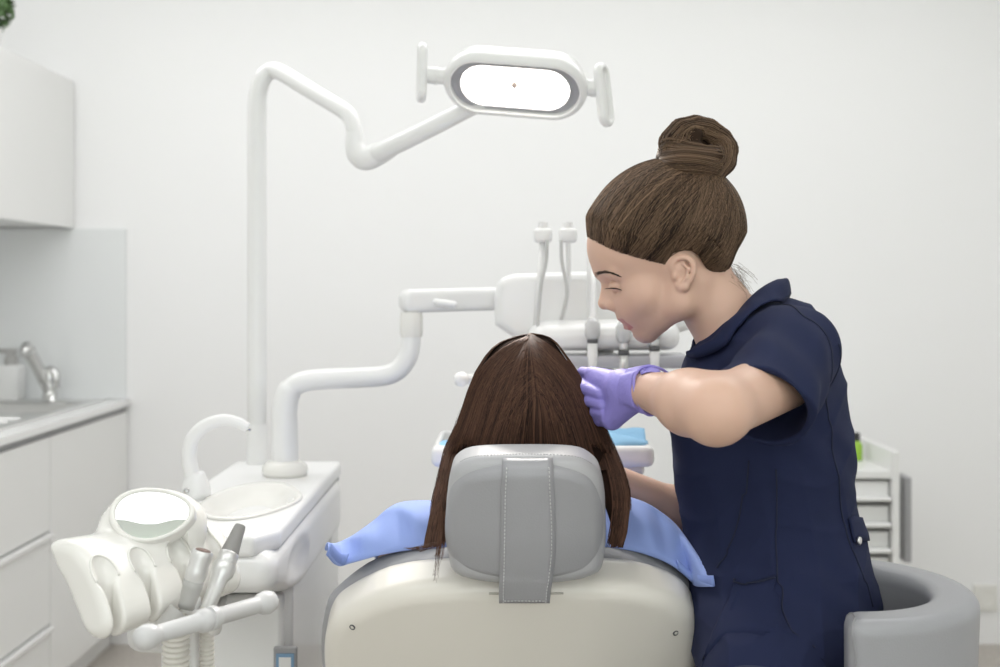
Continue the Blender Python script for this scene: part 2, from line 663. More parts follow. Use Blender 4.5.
loops = [ring_loop(x0, x1, y0, y1, ZW + .0005, .02), ring_loop(x0, x1, y0, y1, zr, .02), ring_loop(bx0 - .01, bx1 + .01, by0 - .01, by1 + .01, zr, .05),
         ring_loop(bx0, bx1, by0, by1, zr - .012, .05), ring_loop(bx0 + .02, bx1 - .02, by0 + .02, by1 - .02, ZW - .12, .06),
         ring_loop(bx0 + .05, bx1 - .05, by0 + .05, by1 - .05, ZW - .15, .06)]
v, f = grid_geo(np.array(loops), True)
f.append(list(range(5 * 28, 6 * 28)))
obj('bowl', (v, f), 'steel', t)
obj('drain', lathe(((bx0 + bx1) / 2, (by0 + by1) / 2, ZW - .152), (0, 0, 1), [(.045, 0), (.045, .006), (.03, .006), (.028, .002)]), 'chrome', t)
for k in range(9):
    yy = 2.80 + .09 * k
    obj('drainer_rib', tube([(x0 + .07, yy, zr), (x1 - .05, yy, zr)], .004, 8), 'steel', t)

# tap
tp = at(50, 394, 4.10)
tp[2] = ZW
t = thing('mixer_tap', 'chrome mixer tap with a slanting spout behind the sink', 'tap', tp)
S4 = 4.03 / F
obj('base', lathe(tp, (0, 0, 1), [(.028, 0), (.028, .006), (.024, .010), (.023, .07), (.024, .085), (.020, .112), (.008, .122)], 24), 'chrome', t)
sp = [at(48, 390, 4.09), at(43, 379, 4.08), at(37, 366, 4.05), at(31.5, 356, 4.02), at(28, 350, 4.0)]
obj('spout', tube(smooth_path(sp, 6), np.linspace(.0175, .0225, 25), 18), 'chrome', t)
obj('spout_head', tube([at(29, 353, 4.005), at(26, 347.5, 3.995), at(24.5, 351, 3.98), at(24.5, 357, 3.98)], [.022, .021, .016, .0145], 16), 'chrome', t)
obj('lever', tube(smooth_path([tp + np.array([-.004, 0, .098]), tp + np.array([.010, -.004, .105]), tp + np.array([.024, -.01, .085]), tp + np.array([.026, -.012, .055])], 6), np.linspace(.020, .011, 19), 14, round_end=True), 'chrome', t)

# soap dispenser and a dark bottle standing in the corner behind the sink
sb = at(11, 397, 4.135); sb[2] = ZW
t = thing('soap_dispenser', 'white square soap bottle with a grey pump beside the tap', 'soap dispenser', sb)
x, y = sb[:2]
obj('bottle', box(x - .038, x + .038, y - .038, y + .038, ZW, ZW + .125, .012, 3), 'plastic_white', t, sharp=40)
obj('pump', join(lathe((x, y, ZW + .12), (0, 0, 1), [(.022, 0), (.022, .03), (.016, .034), (.012, .05)], 20), box(x - .045, x + .02, y - .012, y + .012, ZW + .163, ZW + .180, .004, 2)), 'plastic_grey', t, sharp=40)

# glass splashback panel on the rear wall between worktop and wall cabinet
s1, s0 = at(126, 229, 4.19), at(126, 402, 4.19)
bsp = obj('splashback_panel', box(X0 + .003, s1[0], 4.188, 4.1985, ZW + .001, s1[2], .001, 1), 'backsplash_glass', smooth=False)
tag(bsp, 'pale glossy glass splashback panel on the wall behind the tap', 'splashback')

# wall cabinets
UX = -1.498
uz0, uz1 = 1.455, 1.957
for i, (y0, y1) in enumerate(((3.30, 4.195),)):
    t = thing('wall_cabinet', 'white wall cabinet with a plain door above the splashback, a potted plant on it',
              'cabinet', ((X0 + UX) / 2, (y0 + y1) / 2, uz0))
    obj('body', box(X0 + .004, UX - .019, y0, y1, uz0 + .004, uz1 - .003), 'white_laminate', t, False)
    obj('door', box(UX - .018, UX, y0 + .0015, y1 - .003, uz0, uz1, .0015, 1), 'white_laminate', t, False)
    obj('top_board', box(X0 + .004, UX - .004, y0, y1, uz1 - .003, uz1 + .012), 'white_laminate', t, False)

# potted plant on the wall cabinet
pc = at(-7, 34, 3.22); pc[2] = uz1 + .012; pc[0] = -1.57
pc = np.array([-1.582, 3.66, uz1 + .012])
t = thing('potted_plant', 'small bushy green plant in a white pot on top of the wall cabinet', 'plant', pc)
obj('pot', lathe(pc, (0, 0, 1), [(.04, 0), (.052, .062), (.056, .07), (.05, .07), (.047, .06)], 28), 'plastic_white', t)
vs, fs = [], []
for k in range(620):
    d = rng.normal(size=3); d /= np.linalg.norm(d)
    c = pc + np.array([0.0, 0, .132]) + d * np.array([.088, .088, .078]) * rng.uniform(.72, 1.0)
    n = d + rng.normal(size=3) * .6; n /= np.linalg.norm(n)
    u, w, _ = frame_of(n)
    a = rng.uniform(0, 6.28); u, w = math.cos(a) * u + math.sin(a) * w, -math.sin(a) * u + math.cos(a) * w
    L, W_ = rng.uniform(.010, .017), rng.uniform(.006, .010)
    b0 = len(vs)
    vs += [c - u * L, c - w * W_ + n * .003, c + u * L - n * .004, c + w * W_ + n * .003, c]
    fs += [[b0, b0 + 1, b0 + 4], [b0 + 1, b0 + 2, b0 + 4], [b0 + 2, b0 + 3, b0 + 4], [b0 + 3, b0, b0 + 4]]
obj('foliage', (vs, fs), 'leaf_green', t, False)
obj('stem', join(*[tube(smooth_path([pc + np.array([0, 0, .055]), pc + np.array([.02 * math.cos(a), .02 * math.sin(a), .1]), pc + np.array([.05 * math.cos(a), .05 * math.sin(a), .15])], 4), .003, 6) for a in np.linspace(0, 5.2, 6)]), 'leaf_green', t)

# ---------------------------------------------------------------- white drawer trolley by the rear wall
r0 = at(899, 470, 3.70)
xr = r0[0]; xl = xr - .46
t = thing('drawer_trolley', 'white drawer trolley with raised side walls by the rear wall', 'trolley', ((xl + xr) / 2, 3.9, 0))
yf, yb = 3.70, 4.10
zt = EYE - (471 - VY) * 3.70 / F
obj('side_panel', box(xr - .022, xr, yf - .01, yb, .07, EYE - (451 - VY) * 3.7 / F, .004, 2), 'white_laminate', t, False)
obj('side_panel', box(xl, xl + .022, yf - .01, yb, .07, EYE - (451 - VY) * 3.7 / F, .004, 2), 'white_laminate', t, False)
obj('top_board', box(xl + .02, xr - .02, yf + .005, yb, zt - .025, zt, .003, 2), 'white_laminate', t, False)
obj('back_panel', box(xl + .02, xr - .02, yb - .015, yb, .07, zt), 'white_laminate', t, False)
obj('bottom_board', box(xl + .02, xr - .02, yf + .02, yb - .01, .07, .10), 'white_laminate', t, False)
lines = [476, 500.7, 526.7, 552.5, 603, 640]
for a, b in zip(lines[:-1], lines[1:]):
    za, zb = EYE - (a - VY) * 3.7 / F, EYE - (b - VY) * 3.7 / F
    d = obj('drawer', box(xl + .026, xr - .026, yf + .018, yb - .03, max(zb + .012, .105), za - .02, .003, 2), 'white_laminate', t, False)
    obj('lip_handle', box(xl + .026, xr - .026, yf - .014, yf + .02, zb - .001, zb + .013, .005, 2), 'white_worktop', d, False)
rl = at(904.5, 475, 3.84)
zr0, zr1 = EYE - (560 - VY) * 3.84 / F, EYE - (475.5 - VY) * 3.84 / F
obj('push_rail', join(box(rl[0] - .012, rl[0] + .010, 3.80, 3.90, zr0, zr1, .004, 2), box(xr - .002, rl[0], 3.84, 3.86, zr0 + .02, zr0 + .04), box(xr - .002, rl[0], 3.84, 3.86, zr1 - .05, zr1 - .03)), 'seam_grey', t, False, label='grey push rail')
for px_ in (xl + .04, xr - .04):
    for py_ in (yf + .05, yb - .05):
        obj('caster', join(tube([(px_ - .012, py_, .03), (px_ + .012, py_, .03)], .03, 20), box(px_ - .016, px_ + .016, py_ - .01, py_ + .01, .03, .072)), 'plastic_grey', t, sharp=40)
gb = at(856, 463, 3.93); gb[2] = zt
t = thing('green_bottle', 'small green bottle with a black cap on the drawer trolley', 'bottle', gb)
obj('bottle', lathe(gb, (0, 0, 1), [(.018, 0), (.021, .004), (.021, .05), (.014, .062), (.010, .066)], 24), 'bottle_green', t, sharp=50)
obj('cap', lathe(gb + np.array([0, 0, .064]), (0, 0, 1), [(.013, 0), (.013, .022), (.010, .026)], 20), 'rubber_black', t, sharp=50)

# wall socket
sc_ = at(984.5, 597, 4.2)
t = thing('wall_socket', 'white power socket low on the rear wall', 'socket', (sc_[0], 4.199, sc_[2]))
x, z = sc_[0], sc_[2]
obj('plate', box(x - .042, x + .042, 4.188, 4.1995, z - .047, z + .047, .004, 2), 'plastic_warm', t, False)
obj('inset', lathe((x + .0, 4.1885, z), (0, -1, 0), [(.030, 0), (.030, .003), (.026, .003), (.024, -.006)], 28), 'plastic_warm', t, sharp=40)
for s in (-1, 1):
    obj('pin_hole', tube([(x + s * .0095, 4.1895, z), (x + s * .0095, 4.1940, z)], .0042, 12), 'plastic_dark', t)

# greenery outside the windows
for i, (gx, gy, gr, lab) in enumerate(((-2.2, -7.0, 1.5, 'broad leafy green tree outside the first window'), (2.6, -8.0, 1.8, 'tall leafy green tree outside the second window'))):
    t = thing('garden_tree', lab, 'tree', (gx, gy, -.2), 'trees outside the windows')
    vs, fs = [], []
    for k in range(900):
        d = rng.normal(size=3); d /= np.linalg.norm(d)
        c = np.array([gx, gy, 1.2 + gr * .6]) + d * np.array([gr, gr, gr * .8]) * rng.uniform(.5, 1)
        n = d + rng.normal(size=3) * .7; n /= np.linalg.norm(n)
        u, w, _ = frame_of(n)
        L, W_ = .16, .09
        b0 = len(vs)
        vs += [c - u * L, c - w * W_, c + u * L, c + w * W_, c + n * .03]
        fs += [[b0, b0 + 1, b0 + 4], [b0 + 1, b0 + 2, b0 + 4], [b0 + 2, b0 + 3, b0 + 4], [b0 + 3, b0, b0 + 4]]
    obj('foliage', (vs, fs), 'leaf_outside', t, False)
    obj('stem', tube([(gx, gy, -.2), (gx + .05, gy, .8), (gx, gy, 1.6)], [.12, .10, .07], 12), 'leaf_green', t)
g = struct('ground_outside', box(-12, 12, -16, Y0 - .1, -.35, -.2), 'leaf_outside')

# ================================================================ the dental unit
ZU = 0.85                                        # top of the water unit
XR = -0.372                                      # its right side
YF, YB = 1.93, 2.76
XL = -0.615
t = thing('water_unit', 'white cuspidor cabinet with a basin and a glossy bulging side panel', 'dental unit', ((XL + XR) / 2, 2.35, 0))


def plan_slab(poly, z0, z1, r, h=.004, bulge=0.0):
    P_ = np.asarray(poly, float)
    lo = np.array([P_[:, 0].min() - .02, P_[:, 1].min() - .02, z0 - .02]); hi = np.array([P_[:, 0].max() + .02, P_[:, 1].max() + .02, z1 + .02])

    def f(p):
        return prism(poly2(p[:, 0], p[:, 1], P_), p[:, 2] - (z0 + z1) / 2, (z1 - z0) / 2, r)
    return f, lo, hi


top_poly = [(XL, YB), (XR, YB), (XR + .004, YF + .06), (XR - .03, YF), (XL + .02, YF), (XL, YF + .03)]
bc = np.array([-.474, 2.245, ZU])                 # basin


def f_top(p):
    d = prism(poly2(p[:, 0], p[:, 1], top_poly), p[:, 2] - (ZU - .018), .018, .010)
    return smax(d, -ell(p, bc + np.array([0, 0, .01]), (.074, .17, .045)), .012)


obj('top_cover', surface(f_top, (XL - .03, YF - .03, ZU - .06), (XR + .03, YB + .03, ZU + .02), .005), 'plastic_white', t)
obj('seal_strip', box(XL + .01, XR - .003, YF + .07, YB - .01, ZU - .043, ZU - .034, .003, 2), 'seam_grey', t, False)


def f_side(p):
    d = rbox(p, ((XL + XR) / 2, YF + .405, ZU - .092), ((XR - XL) / 2 + .005, .405, .066), .034)
    d = smax(d, (ZU - .092 - np.clip(p[:, 1] - YF, 0, .3) * .24) - p[:, 2], .03)
    d = smax(d, -ell(p, (XR + .016, YF + .23, ZU - .088), (.020, .12, .038)), .010)
    return d


obj('side_cover', surface(f_side, (XL - .03, YF - .03, ZU - .18), (XR + .04, YB + .04, ZU - .03), .004), 'plastic_white', t)


def f_ubody(p):
    d = rbox(p, ((XL + XR) / 2, (YF + .20 + YB) / 2, (.03 + ZU - .05) / 2), ((XR - XL) / 2 - .004, (YB - YF - .20) / 2, (ZU - .08) / 2), .02)
    return smax(d, -ell(p, (XR + .004, YF + .66, ZU - .13), (.022, .045, .055)), .01)


obj('body', surface(f_ubody, (XL - .02, YF + .1, .0), (XR + .03, YB + .03, ZU), .008), 'plastic_white', t)
obj('body_panel', box(XR - .150, XR - .016, YF + .170, YF + .21, .03, ZU - .14, .008, 3), 'plastic_white', t, sharp=40)
obj('plinth', box(XL + .03, XR - .03, YF + .19, YB - .04, 0, .035), 'plastic_grey', t, False)
pl = at(285, 655, YF + .165)
o = obj('connection_panel', box(pl[0] - .020, pl[0] + .021, YF + 0.1640, YF + 0.1720, pl[2] - .045, pl[2] + .014, .002, 1), 'seam_grey', t, False, label='grey connection panel with blue frame')
mat('frame_blue', (0.20, 0.34, 0.50), 0.5)
obj('panel_insert', box(pl[0] - .015, pl[0] + .016, YF + 0.1615, YF + 0.1645, pl[2] - .040, pl[2] + .003), 'frame_blue', o, False)
obj('panel_window', box(pl[0] - .010, pl[0] + .011, YF + 0.1605, YF + 0.1620, pl[2] - .036, pl[2] - .003), 'white_laminate', o, False)

# basin: an oval dish with a lip, sunk in the top
rr = []
for rx, ry, z in ((.120, .165, -.002), (.124, .170, .003), (.119, .164, .007), (.108, .150, .004), (.095, .13, -.012), (.06, .085, -.032), (.015, .02, -.037)):
    rr.append([(bc[0] + rx * .68 * math.cos(a) * (1 + .14 * max(0, math.cos(a)) ** 8), bc[1] + ry * 1.15 * math.sin(a), ZU + z * .8) for a in np.linspace(0, 2 * math.pi, 48, endpoint=False)])
v, f = grid_geo(np.array(rr), True)
f.append(list(range(6 * 48, 7 * 48)))
obj('basin', (v, f), 'plastic_warm', t)
# cup filler
cb = np.array([at(196, 497, 2.27)[0], 2.27, ZU])
cfp = [cb + np.array([-.003, 0, .01]), at(192.5, 476, 2.27), at(189, 458, 2.27), at(192, 440, 2.27), at(204, 426.5, 2.27), at(222, 420, 2.27), at(238, 422.5, 2.27), at(248, 428, 2.27)]
pp = smooth_path(cfp, 8)
o = obj('cup_filler', tube(pp, np.linspace(.0165, .0095, len(pp)), 20, round_end=False), 'plastic_white', t)
obj('filler_base', lathe(cb, (0, 0, 1), [(.027, -.002), (.028, .014), (.0255, .026), (.0215, .036), (.0175, .046), (.014, .052)], 28), 'plastic_white', o)
obj('filler_nozzle', tube([at(247.2, 427, 2.27), at(248.2, 431, 2.27)], .006, 14), 'chrome', o)
bt = at(187, 491, 2.245)
obj('filler_button', tube([bt + np.array([0, .004, 0]), bt + np.array([0, -.008, .001])], .005, 14), 'chrome', o)

# ---------------------------------------------------------------- operating light on its pole
DP = 2.72
pb = at(257, 461, DP); pb[2] = ZU
t = thing('operating_light', 'white dental light glowing on a bent arm above the patient', 'light', pb)
S = DP / F
pole = [pb, at(257, 380, DP), at(257, 250, DP), at(257, 110, DP), at(258.5, 92, DP), at(263, 78, DP), at(271, 71, DP), at(282, 73, DP - .02), at(310, 90, DP - .08), at(340, 108, DP - .14), at(350, 117, DP - .16), at(354, 130, DP - .17), at(356, 148, DP - .17)]
pp = np.vstack([np.array(pole[:3]), smooth_path(pole[3:], 6)])
obj('pole', tube(pp, np.concatenate([[.0215] * 3, np.linspace(.0215, .0165, len(pp) - 3)]), 24), 'plastic_white', t)
obj('pole_collar', tube([pb, at(257, 424, DP)], .0235, 24), 'plastic_white', t, sharp=40)
jp = at(364, 156, DP - .17)
ej = smooth_path([np.append(q, r) for q, r in zip((at(354.5, 134, DP - .17), at(355, 146, DP - .17), at(359, 155, DP - .17), at(366, 158.5, DP - .172), at(376, 155, DP - .176), at(388, 149.5, DP - .18)), (.0180, .0215, .0245, .0255, .0245, .0215))], 6)
obj('elbow_joint', tube(ej[:, :3], ej[:, 3], 24, round_end=True), 'plastic_white', t)
LC = at(514, 92.5, 2.36)                            # centre of the glowing face
ap = [at(372, 156, DP - .175), at(420, 133, DP - .25), at(466, 110, DP - .285), at(500, 93, DP - .315)]
obj('arm', tube(smooth_path(ap, 6), np.linspace(.0205, .0165, 19), 20), 'plastic_white', t)
# the head: its own axes - long axis a, the way it faces n
a_ = np.array([1.0, -.10, -.095]); a_ /= np.linalg.norm(a_)
n_ = np.array([0.02, -.72, -.69]); n_ -= a_ * n_.dot(a_); n_ /= np.linalg.norm(n_)
b_ = np.cross(n_, a_)
if b_[2] < 0:
    b_ = -b_
M = np.array([a_, b_, n_])


def stad(p, c, half, r):
    q = (p - c) @ M.T
    x = np.maximum(np.abs(q[:, 0]) - half, 0)
    return np.hypot(x, q[:, 1]) - r, q[:, 2]


HC = LC + np.array([.001, .0, .006])


def f_head(p):
    d2, z = stad(p, HC, .0715, .0715)
    d = prism(d2 + np.clip((-z - .02) * .28, 0, 1), z + .030, .034, .016)
    d = smin(d, ell((p - (HC - n_ * .05)) @ M.T, (0, 0, 0), (.085, .045, .032)), .02)
    d2i, z = stad(p, HC, .0715, .0565)
    d = smax(d, -prism(d2i, z - .01, .022, .004), .004)
    return d


hd = obj('lamp_head', surface(f_head, LC - .2, LC + .2, .0032), 'plastic_white', t)
bez = []
for z, r in ((-.010, .0585), (-.0085, .053), (-.0075, .0495), (-.004, .0492), (-.0035, .0475), (-.008, .0470)):
    row = []
    for k in range(64):
        an = 2 * math.pi * k / 64
        x = r * math.cos(an) + (.0715 if math.cos(an) > 0 else -.0715) * (1 if z < -.0082 and r > .05 else .86)
        row.append(HC + a_ * x + b_ * (r * math.sin(an)) + n_ * z)
    bez.append(row)
mat('bezel_grey', (0.44, 0.44, 0.47), 0.35, coat=0.3)
obj('bezel', grid_geo(np.array(bez), True), 'bezel_grey', hd)


def stad_plate(half, r, z0, z1, n=64, dome=0.0):
    rows = []
    for k, (s, z) in enumerate(((1, z0), (1, z1), (.85, z1 + dome * .5), (.5, z1 + dome), (.02, z1 + dome * 1.1))):
        row = []
        for i in range(n):
            an = 2 * math.pi * i / n
            x = r * math.cos(an) + (half if math.cos(an) > 0 else -half)
            row.append(HC + a_ * x * s + b_ * r * math.sin(an) * s + n_ * z)
        rows.append(row)
    v, f = grid_geo(np.array(rows), True)
    f.append(list(range(4 * n, 5 * n)))
    return v, f


mat('lamp_glow', (1, .95, .9), 0.4, emit=(1.0, 0.93, 0.86), estr=5.0)
obj('lamp_glass', stad_plate(.061, .0465, -.014, -.006, dome=.003), 'lamp_glow', hd, label='glowing lamp glass')
mat('lamp_trim', (0.62, 0.50, 0.45), 0.4)
obj('divider', join(tube([HC + n_ * -.0015 + b_ * .0415, HC + n_ * .0005 + b_ * .014], .0016, 8), tube([HC + n_ * .0005 + b_ * .005, HC + n_ * -.0015 - b_ * .0405], .0013, 8),
                    lathe(HC + n_ * -.001 + b_ * .011, n_, [(.006, 0), (.006, .004), (.003, .006)], 16)), 'lamp_trim', hd)
for s, hy in ((-1, .004), (1, -.012)):
    e0 = HC - n_ * .026 + a_ * s * .135
    e1 = HC - n_ * .026 + a_ * s * (.180 if s < 0 else .164)
    st = obj('handle_stem', tube([e0, e0 + (e1 - e0) * .2, e0 + (e1 - e0) * .21, e0 + (e1 - e0) * .5, e0 + (e1 - e0) * .51, e1], [.019, .019, .0165, .0165, .018, .0165], 24), 'plastic_white', hd, sharp=40)
    # a tall oval grip loop standing across the stem, turned a little out of the line of sight
    hx = np.array([1, .16, -.02]) if s < 0 else np.array([.86, -.50, .10])
    hx /= np.linalg.norm(hx)
    hc = e1 + a_ * s * .010 + np.array([0, 0, hy])
    up = np.array([.03 if s < 0 else .09, -.10, 1.0]); up -= hx * up.dot(hx); up /= np.linalg.norm(up)
    si = np.cross(hx, up)
    H2 = .036 if s < 0 else .040

    def f_grip(p, hc=hc, hx=hx, up=up, si=si, H2=H2):
        q = np.stack([(p - hc) @ si, (p - hc) @ up, (p - hc) @ hx], 1)
        d2 = np.hypot(q[:, 0], np.maximum(np.abs(q[:, 1]) - H2, 0)) - .024
        d = prism(d2, q[:, 2], .0095, .008)
        d2i = np.hypot(q[:, 0], np.maximum(np.abs(q[:, 1]) - H2, 0)) - .012
        return smax(d, -prism(d2i, q[:, 2] - .012 * s, .010, .004), .004)
    obj('handle', surface(f_grip, hc - .09, hc + .09, .0028), 'plastic_white', hd)
d = bpy.data.lights.new('operating_beam', 'AREA')
d.shape = 'ELLIPSE'; d.size, d.size_y, d.energy, d.color = .2, .085, 2.4, (1, .94, .88)
d.spread = R(95)
o = bpy.data.objects.new('operating_beam', d); C.objects.link(o)
lm = Matrix(np.array([a_, np.cross(-n_, a_), -n_]).T.tolist()).to_4x4()
lm.translation = Vector(HC + n_ * .012)
o.matrix_world = lm

# ---------------------------------------------------------------- delivery arm and the instrument table behind the patient
DA = 2.55
ab = at(285, 460, DA); ab[2] = ZU
t = thing('delivery_arm', 'white bent tube arm rising from the cuspidor cabinet', 'arm', ab)
obj('collar', lathe(ab, (0, 0, 1), [(.046, 0), (.049, .010), (.047, .020), (.040, .028), (.032, .032)], 32), 'plastic_warm', t)
tp_ = [ab + np.array([0, 0, .02]), at(284.5, 430, DA), at(284.5, 410, DA), at(289, 392, DA), at(302, 382, DA), at(325, 379, DA), at(360, 377.5, DA), at(385, 375.5, DA), at(399, 369, DA), at(408, 356, DA), at(411, 340, DA), at(411.5, 322, DA)]
pp = smooth_path(tp_, 6)
obj('lower_tube', tube(pp, np.concatenate([np.linspace(.029, .026, 20), np.linspace(.0225, .0205, len(pp) - 20)]) if len(pp) > 20 else .024, 24), 'plastic_white', t)
obj('joint_collar', tube([at(411.5, 337, DA), at(411.5, 333, DA), at(411.5, 316, DA), at(411.5, 312, DA)], [.022, .0245, .0245, .022], 24), 'plastic_warm', t, sharp=40)


def f_arm(p):
    a, b = at(410, 301, DA), at(560, 297, DA + .12)
    d = b - a; L = np.linalg.norm(d); d /= L
    u, w, _ = frame_of(d)
    q = p - a
    x, y, z = q @ d, q[:, 2] - d[2] * (q @ d), q @ np.cross(d, np.array([0, 0, 1.0]))
    d2 = np.hypot(np.maximum(np.abs(x - L / 2) - L / 2, 0), np.maximum(np.abs(y) - .004, 0)) - .021
    return prism(d2, z, .026, .012)


fa = obj('upper_arm', surface(f_arm, at(380, 330, DA) - .08, at(580, 270, DA + .12) + .1, .0045), 'plastic_white', t)
kb = at(445, 303.5, DA - .03)
obj('lock_knob', join(tube([kb + np.array([0, .02, 0]), kb], .009, 16), tube([kb + np.array([-.018, -.006, .003]), kb + np.array([.018, -.006, -.002])], .0075, 12, round_end=True)), 'plastic_white', fa)

DT = 2.50
tc_ = at(595, 330, DT + .06)
t = thing('instrument_console', 'white rounded instrument table behind the patient with hose arms', 'dental unit', (tc_[0], DT + .05, .9))
pan = [at(495, 325, DT), at(494, 297, DT), at(499, 281, DT), at(511, 274.5, DT), at(530, 273, DT), at(660, 271, DT), at(690, 285, DT), at(692, 330, DT), at(660, 340, DT), at(515, 339, DT)]
pan2 = [(q[0], q[2]) for q in pan]
pan2 = np.array([pan2[0]] + [tuple(x) for x in smooth_path(pan2[1:8], 5)] + pan2[8:])


def f_pan(p):
    return prism(poly2(p[:, 0], p[:, 2], pan2), p[:, 1] - (DT + .05 + (p[:, 2] - 1.2) * .0), .035, .02)


obj('rear_panel', surface(f_pan, (-.04, DT - .02, 1.10), (.42, DT + .12, 1.31), .006), 'plastic_white', t)


def f_desk(p):
    a, b = at(545, 338, DT - .02), at(662, 336, DT - .02)
    d = cap(p * np.array([1, .62, 1.0]), a * np.array([1, .62, 1]), b * np.array([1, .62, 1]), .036) / 1.0
    return smax(d, -(p[:, 2] - 1.119), .012)


dk = obj('front_body', surface(f_desk, (.0, DT - .17, 1.05), (.44, DT + .14, 1.22), .006), 'plastic_white', t)
u0, u1 = at(556, 362, DT - .06), at(690, 362, DT - .06)
obj('underside_rail', box(u0[0], u1[0], DT - .09, DT + .04, 1.086, 1.112, .006, 2), 'bezel_grey', t, sharp=40, label='grey underside rail')
# tubes that carry the hoses
rods = [(536, 330, 543, 240), (590.5, 330, 589, 240), (561, 322, 568, 240)]
for i, (xa, ya, xb, yb_) in enumerate(rods):
    if i < 2:
        r_ = obj('hose_arm', tube([at(xa, ya, DT - .03), at(xb, yb_ - 4, DT - .03)], .0062, 12), 'plastic_white', t)
    else:
        r_ = obj('hose_arm', tube(smooth_path([at(562, 318, DT - .03), at(566, 300, DT - .03), at(568.5, 270, DT - .03), at(568, 236, DT - .03)], 5), .0050, 12), 'plastic_white', t)
    hc = at(xb, yb_ - 5, DT - .03)
    if i != 1:
        obj('roller_head', join(box(hc[0] - .019, hc[0] + .019, hc[1] - .016, hc[1] + .016, hc[2] - .016, hc[2] + .014, .008, 3), tube([hc + np.array([0, 0, .008]), hc + np.array([0, 0, .026])], .010, 14)), 'plastic_white', r_, sharp=40)
mat('hose_pale', (0.55, 0.55, 0.54), 0.45)
for path in ([at(547, 240, DT - .045), at(546, 262, DT - .045), at(541, 285, DT - .05), at(538, 318, DT - .05), at(538, 332, DT - .05)],
             [at(561, 240, DT - .045), at(562, 262, DT - .045), at(567, 290, DT - .05), at(563, 312, DT - .05), at(561, 320, DT - .05)]):
    obj('hose', tube(smooth_path(path, 7), .0035, 10), 'hose_pale', t)
# holders and handpieces
mat('holder_clear', (0.80, 0.80, 0.80), 0.15, coat=0.5, trans=0.35)
spots = [(592.5, 331, 338, 368), (623.5, 334, 350, 372), (654.5, 330, 346, 372)]
for i, (x, y, yr, yl) in enumerate(spots):
    obj('holder', tube([at(x, y - 13, DT - .085), at(x, y - 7, DT - .085), at(x, y + 4, DT - .085), at(x, y + 9, DT - .085)], [.008, .0155, .0155, .010], 18), 'holder_clear', t)
    h = thing('handpiece', ('white dental handpiece hanging next to the gloved hand', 'slim white dental handpiece hanging under the chin of the dentist', 'white dental handpiece hanging nearest the navy tunic')[i],
              'instrument', at(x, yl, DT - .085), 'handpieces in the instrument table')
    obj('grip', tube([at(x - .6, yl + 8, DT - .085), at(x, yl - 6, DT - .085), at(x, yr + 5, DT - .085)], [.0075, .0105, .0105], 18), 'plastic_white' if i != 1 else 'brushed_alu', h)
    obj('ring', tube([at(x, yr + 5, DT - .085), at(x, yr, DT - .085)], .0110, 18), 'plastic_dark', h, label='dark ring')
    obj('hose', tube(smooth_path([at(x, yr, DT - .085), at(x + 1, y - 14, DT - .08), at(x + 1, y - 45 + 8 * i, DT - .06), at(x - 1, y - 62 + 10 * i, DT - .03)], 5), [.0085] * 6 + list(np.linspace(.007, .0045, 10)), 12), 'plastic_white', h)
hk = at(464, 379, DT - .2)
obj('positioning_grip', join(tube([hk, hk + np.array([.12, .12, -.01]), hk + np.array([.19, .2, -.02])], .010, 14), lathe(hk - np.array([.006, .006, 0]), (.7, .7, 0), [(.006, -.012), (.013, -.006), (.0145, .004), (.011, .014)], 20)), 'plastic_white', t)
obj('table_stem', tube([at(600, 350, DT + .05), at(600, 455, DT + .05)], .03, 20), 'plastic_white', t)

# tray
DY = 2.30
tz = EYE - (447 - VY) * (DY - .10) / F
ta, tb = at(431, 447, DY - .10), at(655, 447, DY - .10)
t = thing('instrument_tray', 'white instrument tray with a raised edge behind the patient', 'tray', ((ta[0] + tb[0]) / 2, DY, tz - .04))


def f_tray(p):
    c = np.array([(ta[0] + tb[0]) / 2, DY + .02, tz - .018])
    hx, hy = (tb[0] - ta[0]) / 2, .125
    d = rbox(p, c, (hx, hy, .020), .014)
    return smax(d, -rbox(p, c + np.array([0, 0, .02]), (hx - .014, hy - .014, .028), .012), .004)


obj('tray', surface(f_tray, (ta[0] - .02, DY - .13, tz - .06), (tb[0] + .02, DY + .17, tz + .02), .005), 'plastic_white', t)
obj('support', box((ta[0] + tb[0]) / 2 - .02, tb[0] - .015, DY - .075, DY + .11, tz - .058, tz - .036, .01, 3), 'plastic_warm', t, sharp=40)
obj('tray_arm', tube(smooth_path([((ta[0] + tb[0]) / 2 + .1, DY + .04, tz - .05), ((ta[0] + tb[0]) / 2 + .1, DY + .16, tz - .055), at(600, 450, DT + .05)], 6), .018, 16), 'plastic_white', t)
# blue folded face mask lying in the tray, and a second one at the left end
for i, (px0, px1, lab) in enumerate(((603, 644, 'crumpled light blue face mask in the tray near the gloved hand'), (440, 470, 'light blue face mask at the far left end of the tray'))):
    P_ = []
    for j in range(13):
        row = []
        for k in range(17):
            uu, vv = k / 16, j / 12
            x = at(px0 + (px1 - px0) * uu, 440, DY)[0]
            y = DY - .07 + .15 * vv
            z = tz - .012 + (.030 if i == 0 else .014) * (.35 + .65 * math.sin(vv * 7.0 + uu * 1.5) ** 2) * math.sin(math.pi * min(1, .15 + vv)) + (.018 if i == 0 else 0) * vv
            row.append((x, y, z))
        P_.append(row)
    tag(obj('face_mask', sheet(P_, .0025), 'mask_blue'), lab, 'mask', 'face masks in the tray')

def spl_closed(pts, n=6):
    p = np.asarray(pts, float)
    q = np.vstack([p[-1], p, p[0], p[1]])
    out = []
    for i in range(len(p)):
        a, b, c, d = q[i:i + 4]
        for s in np.arange(n) / n:
            out.append(0.5 * (2 * b + (c - a) * s + (2 * a - 5 * b + 4 * c - d) * s * s + (3 * b - 3 * c + d - a) * s ** 3))
    return np.array(out)


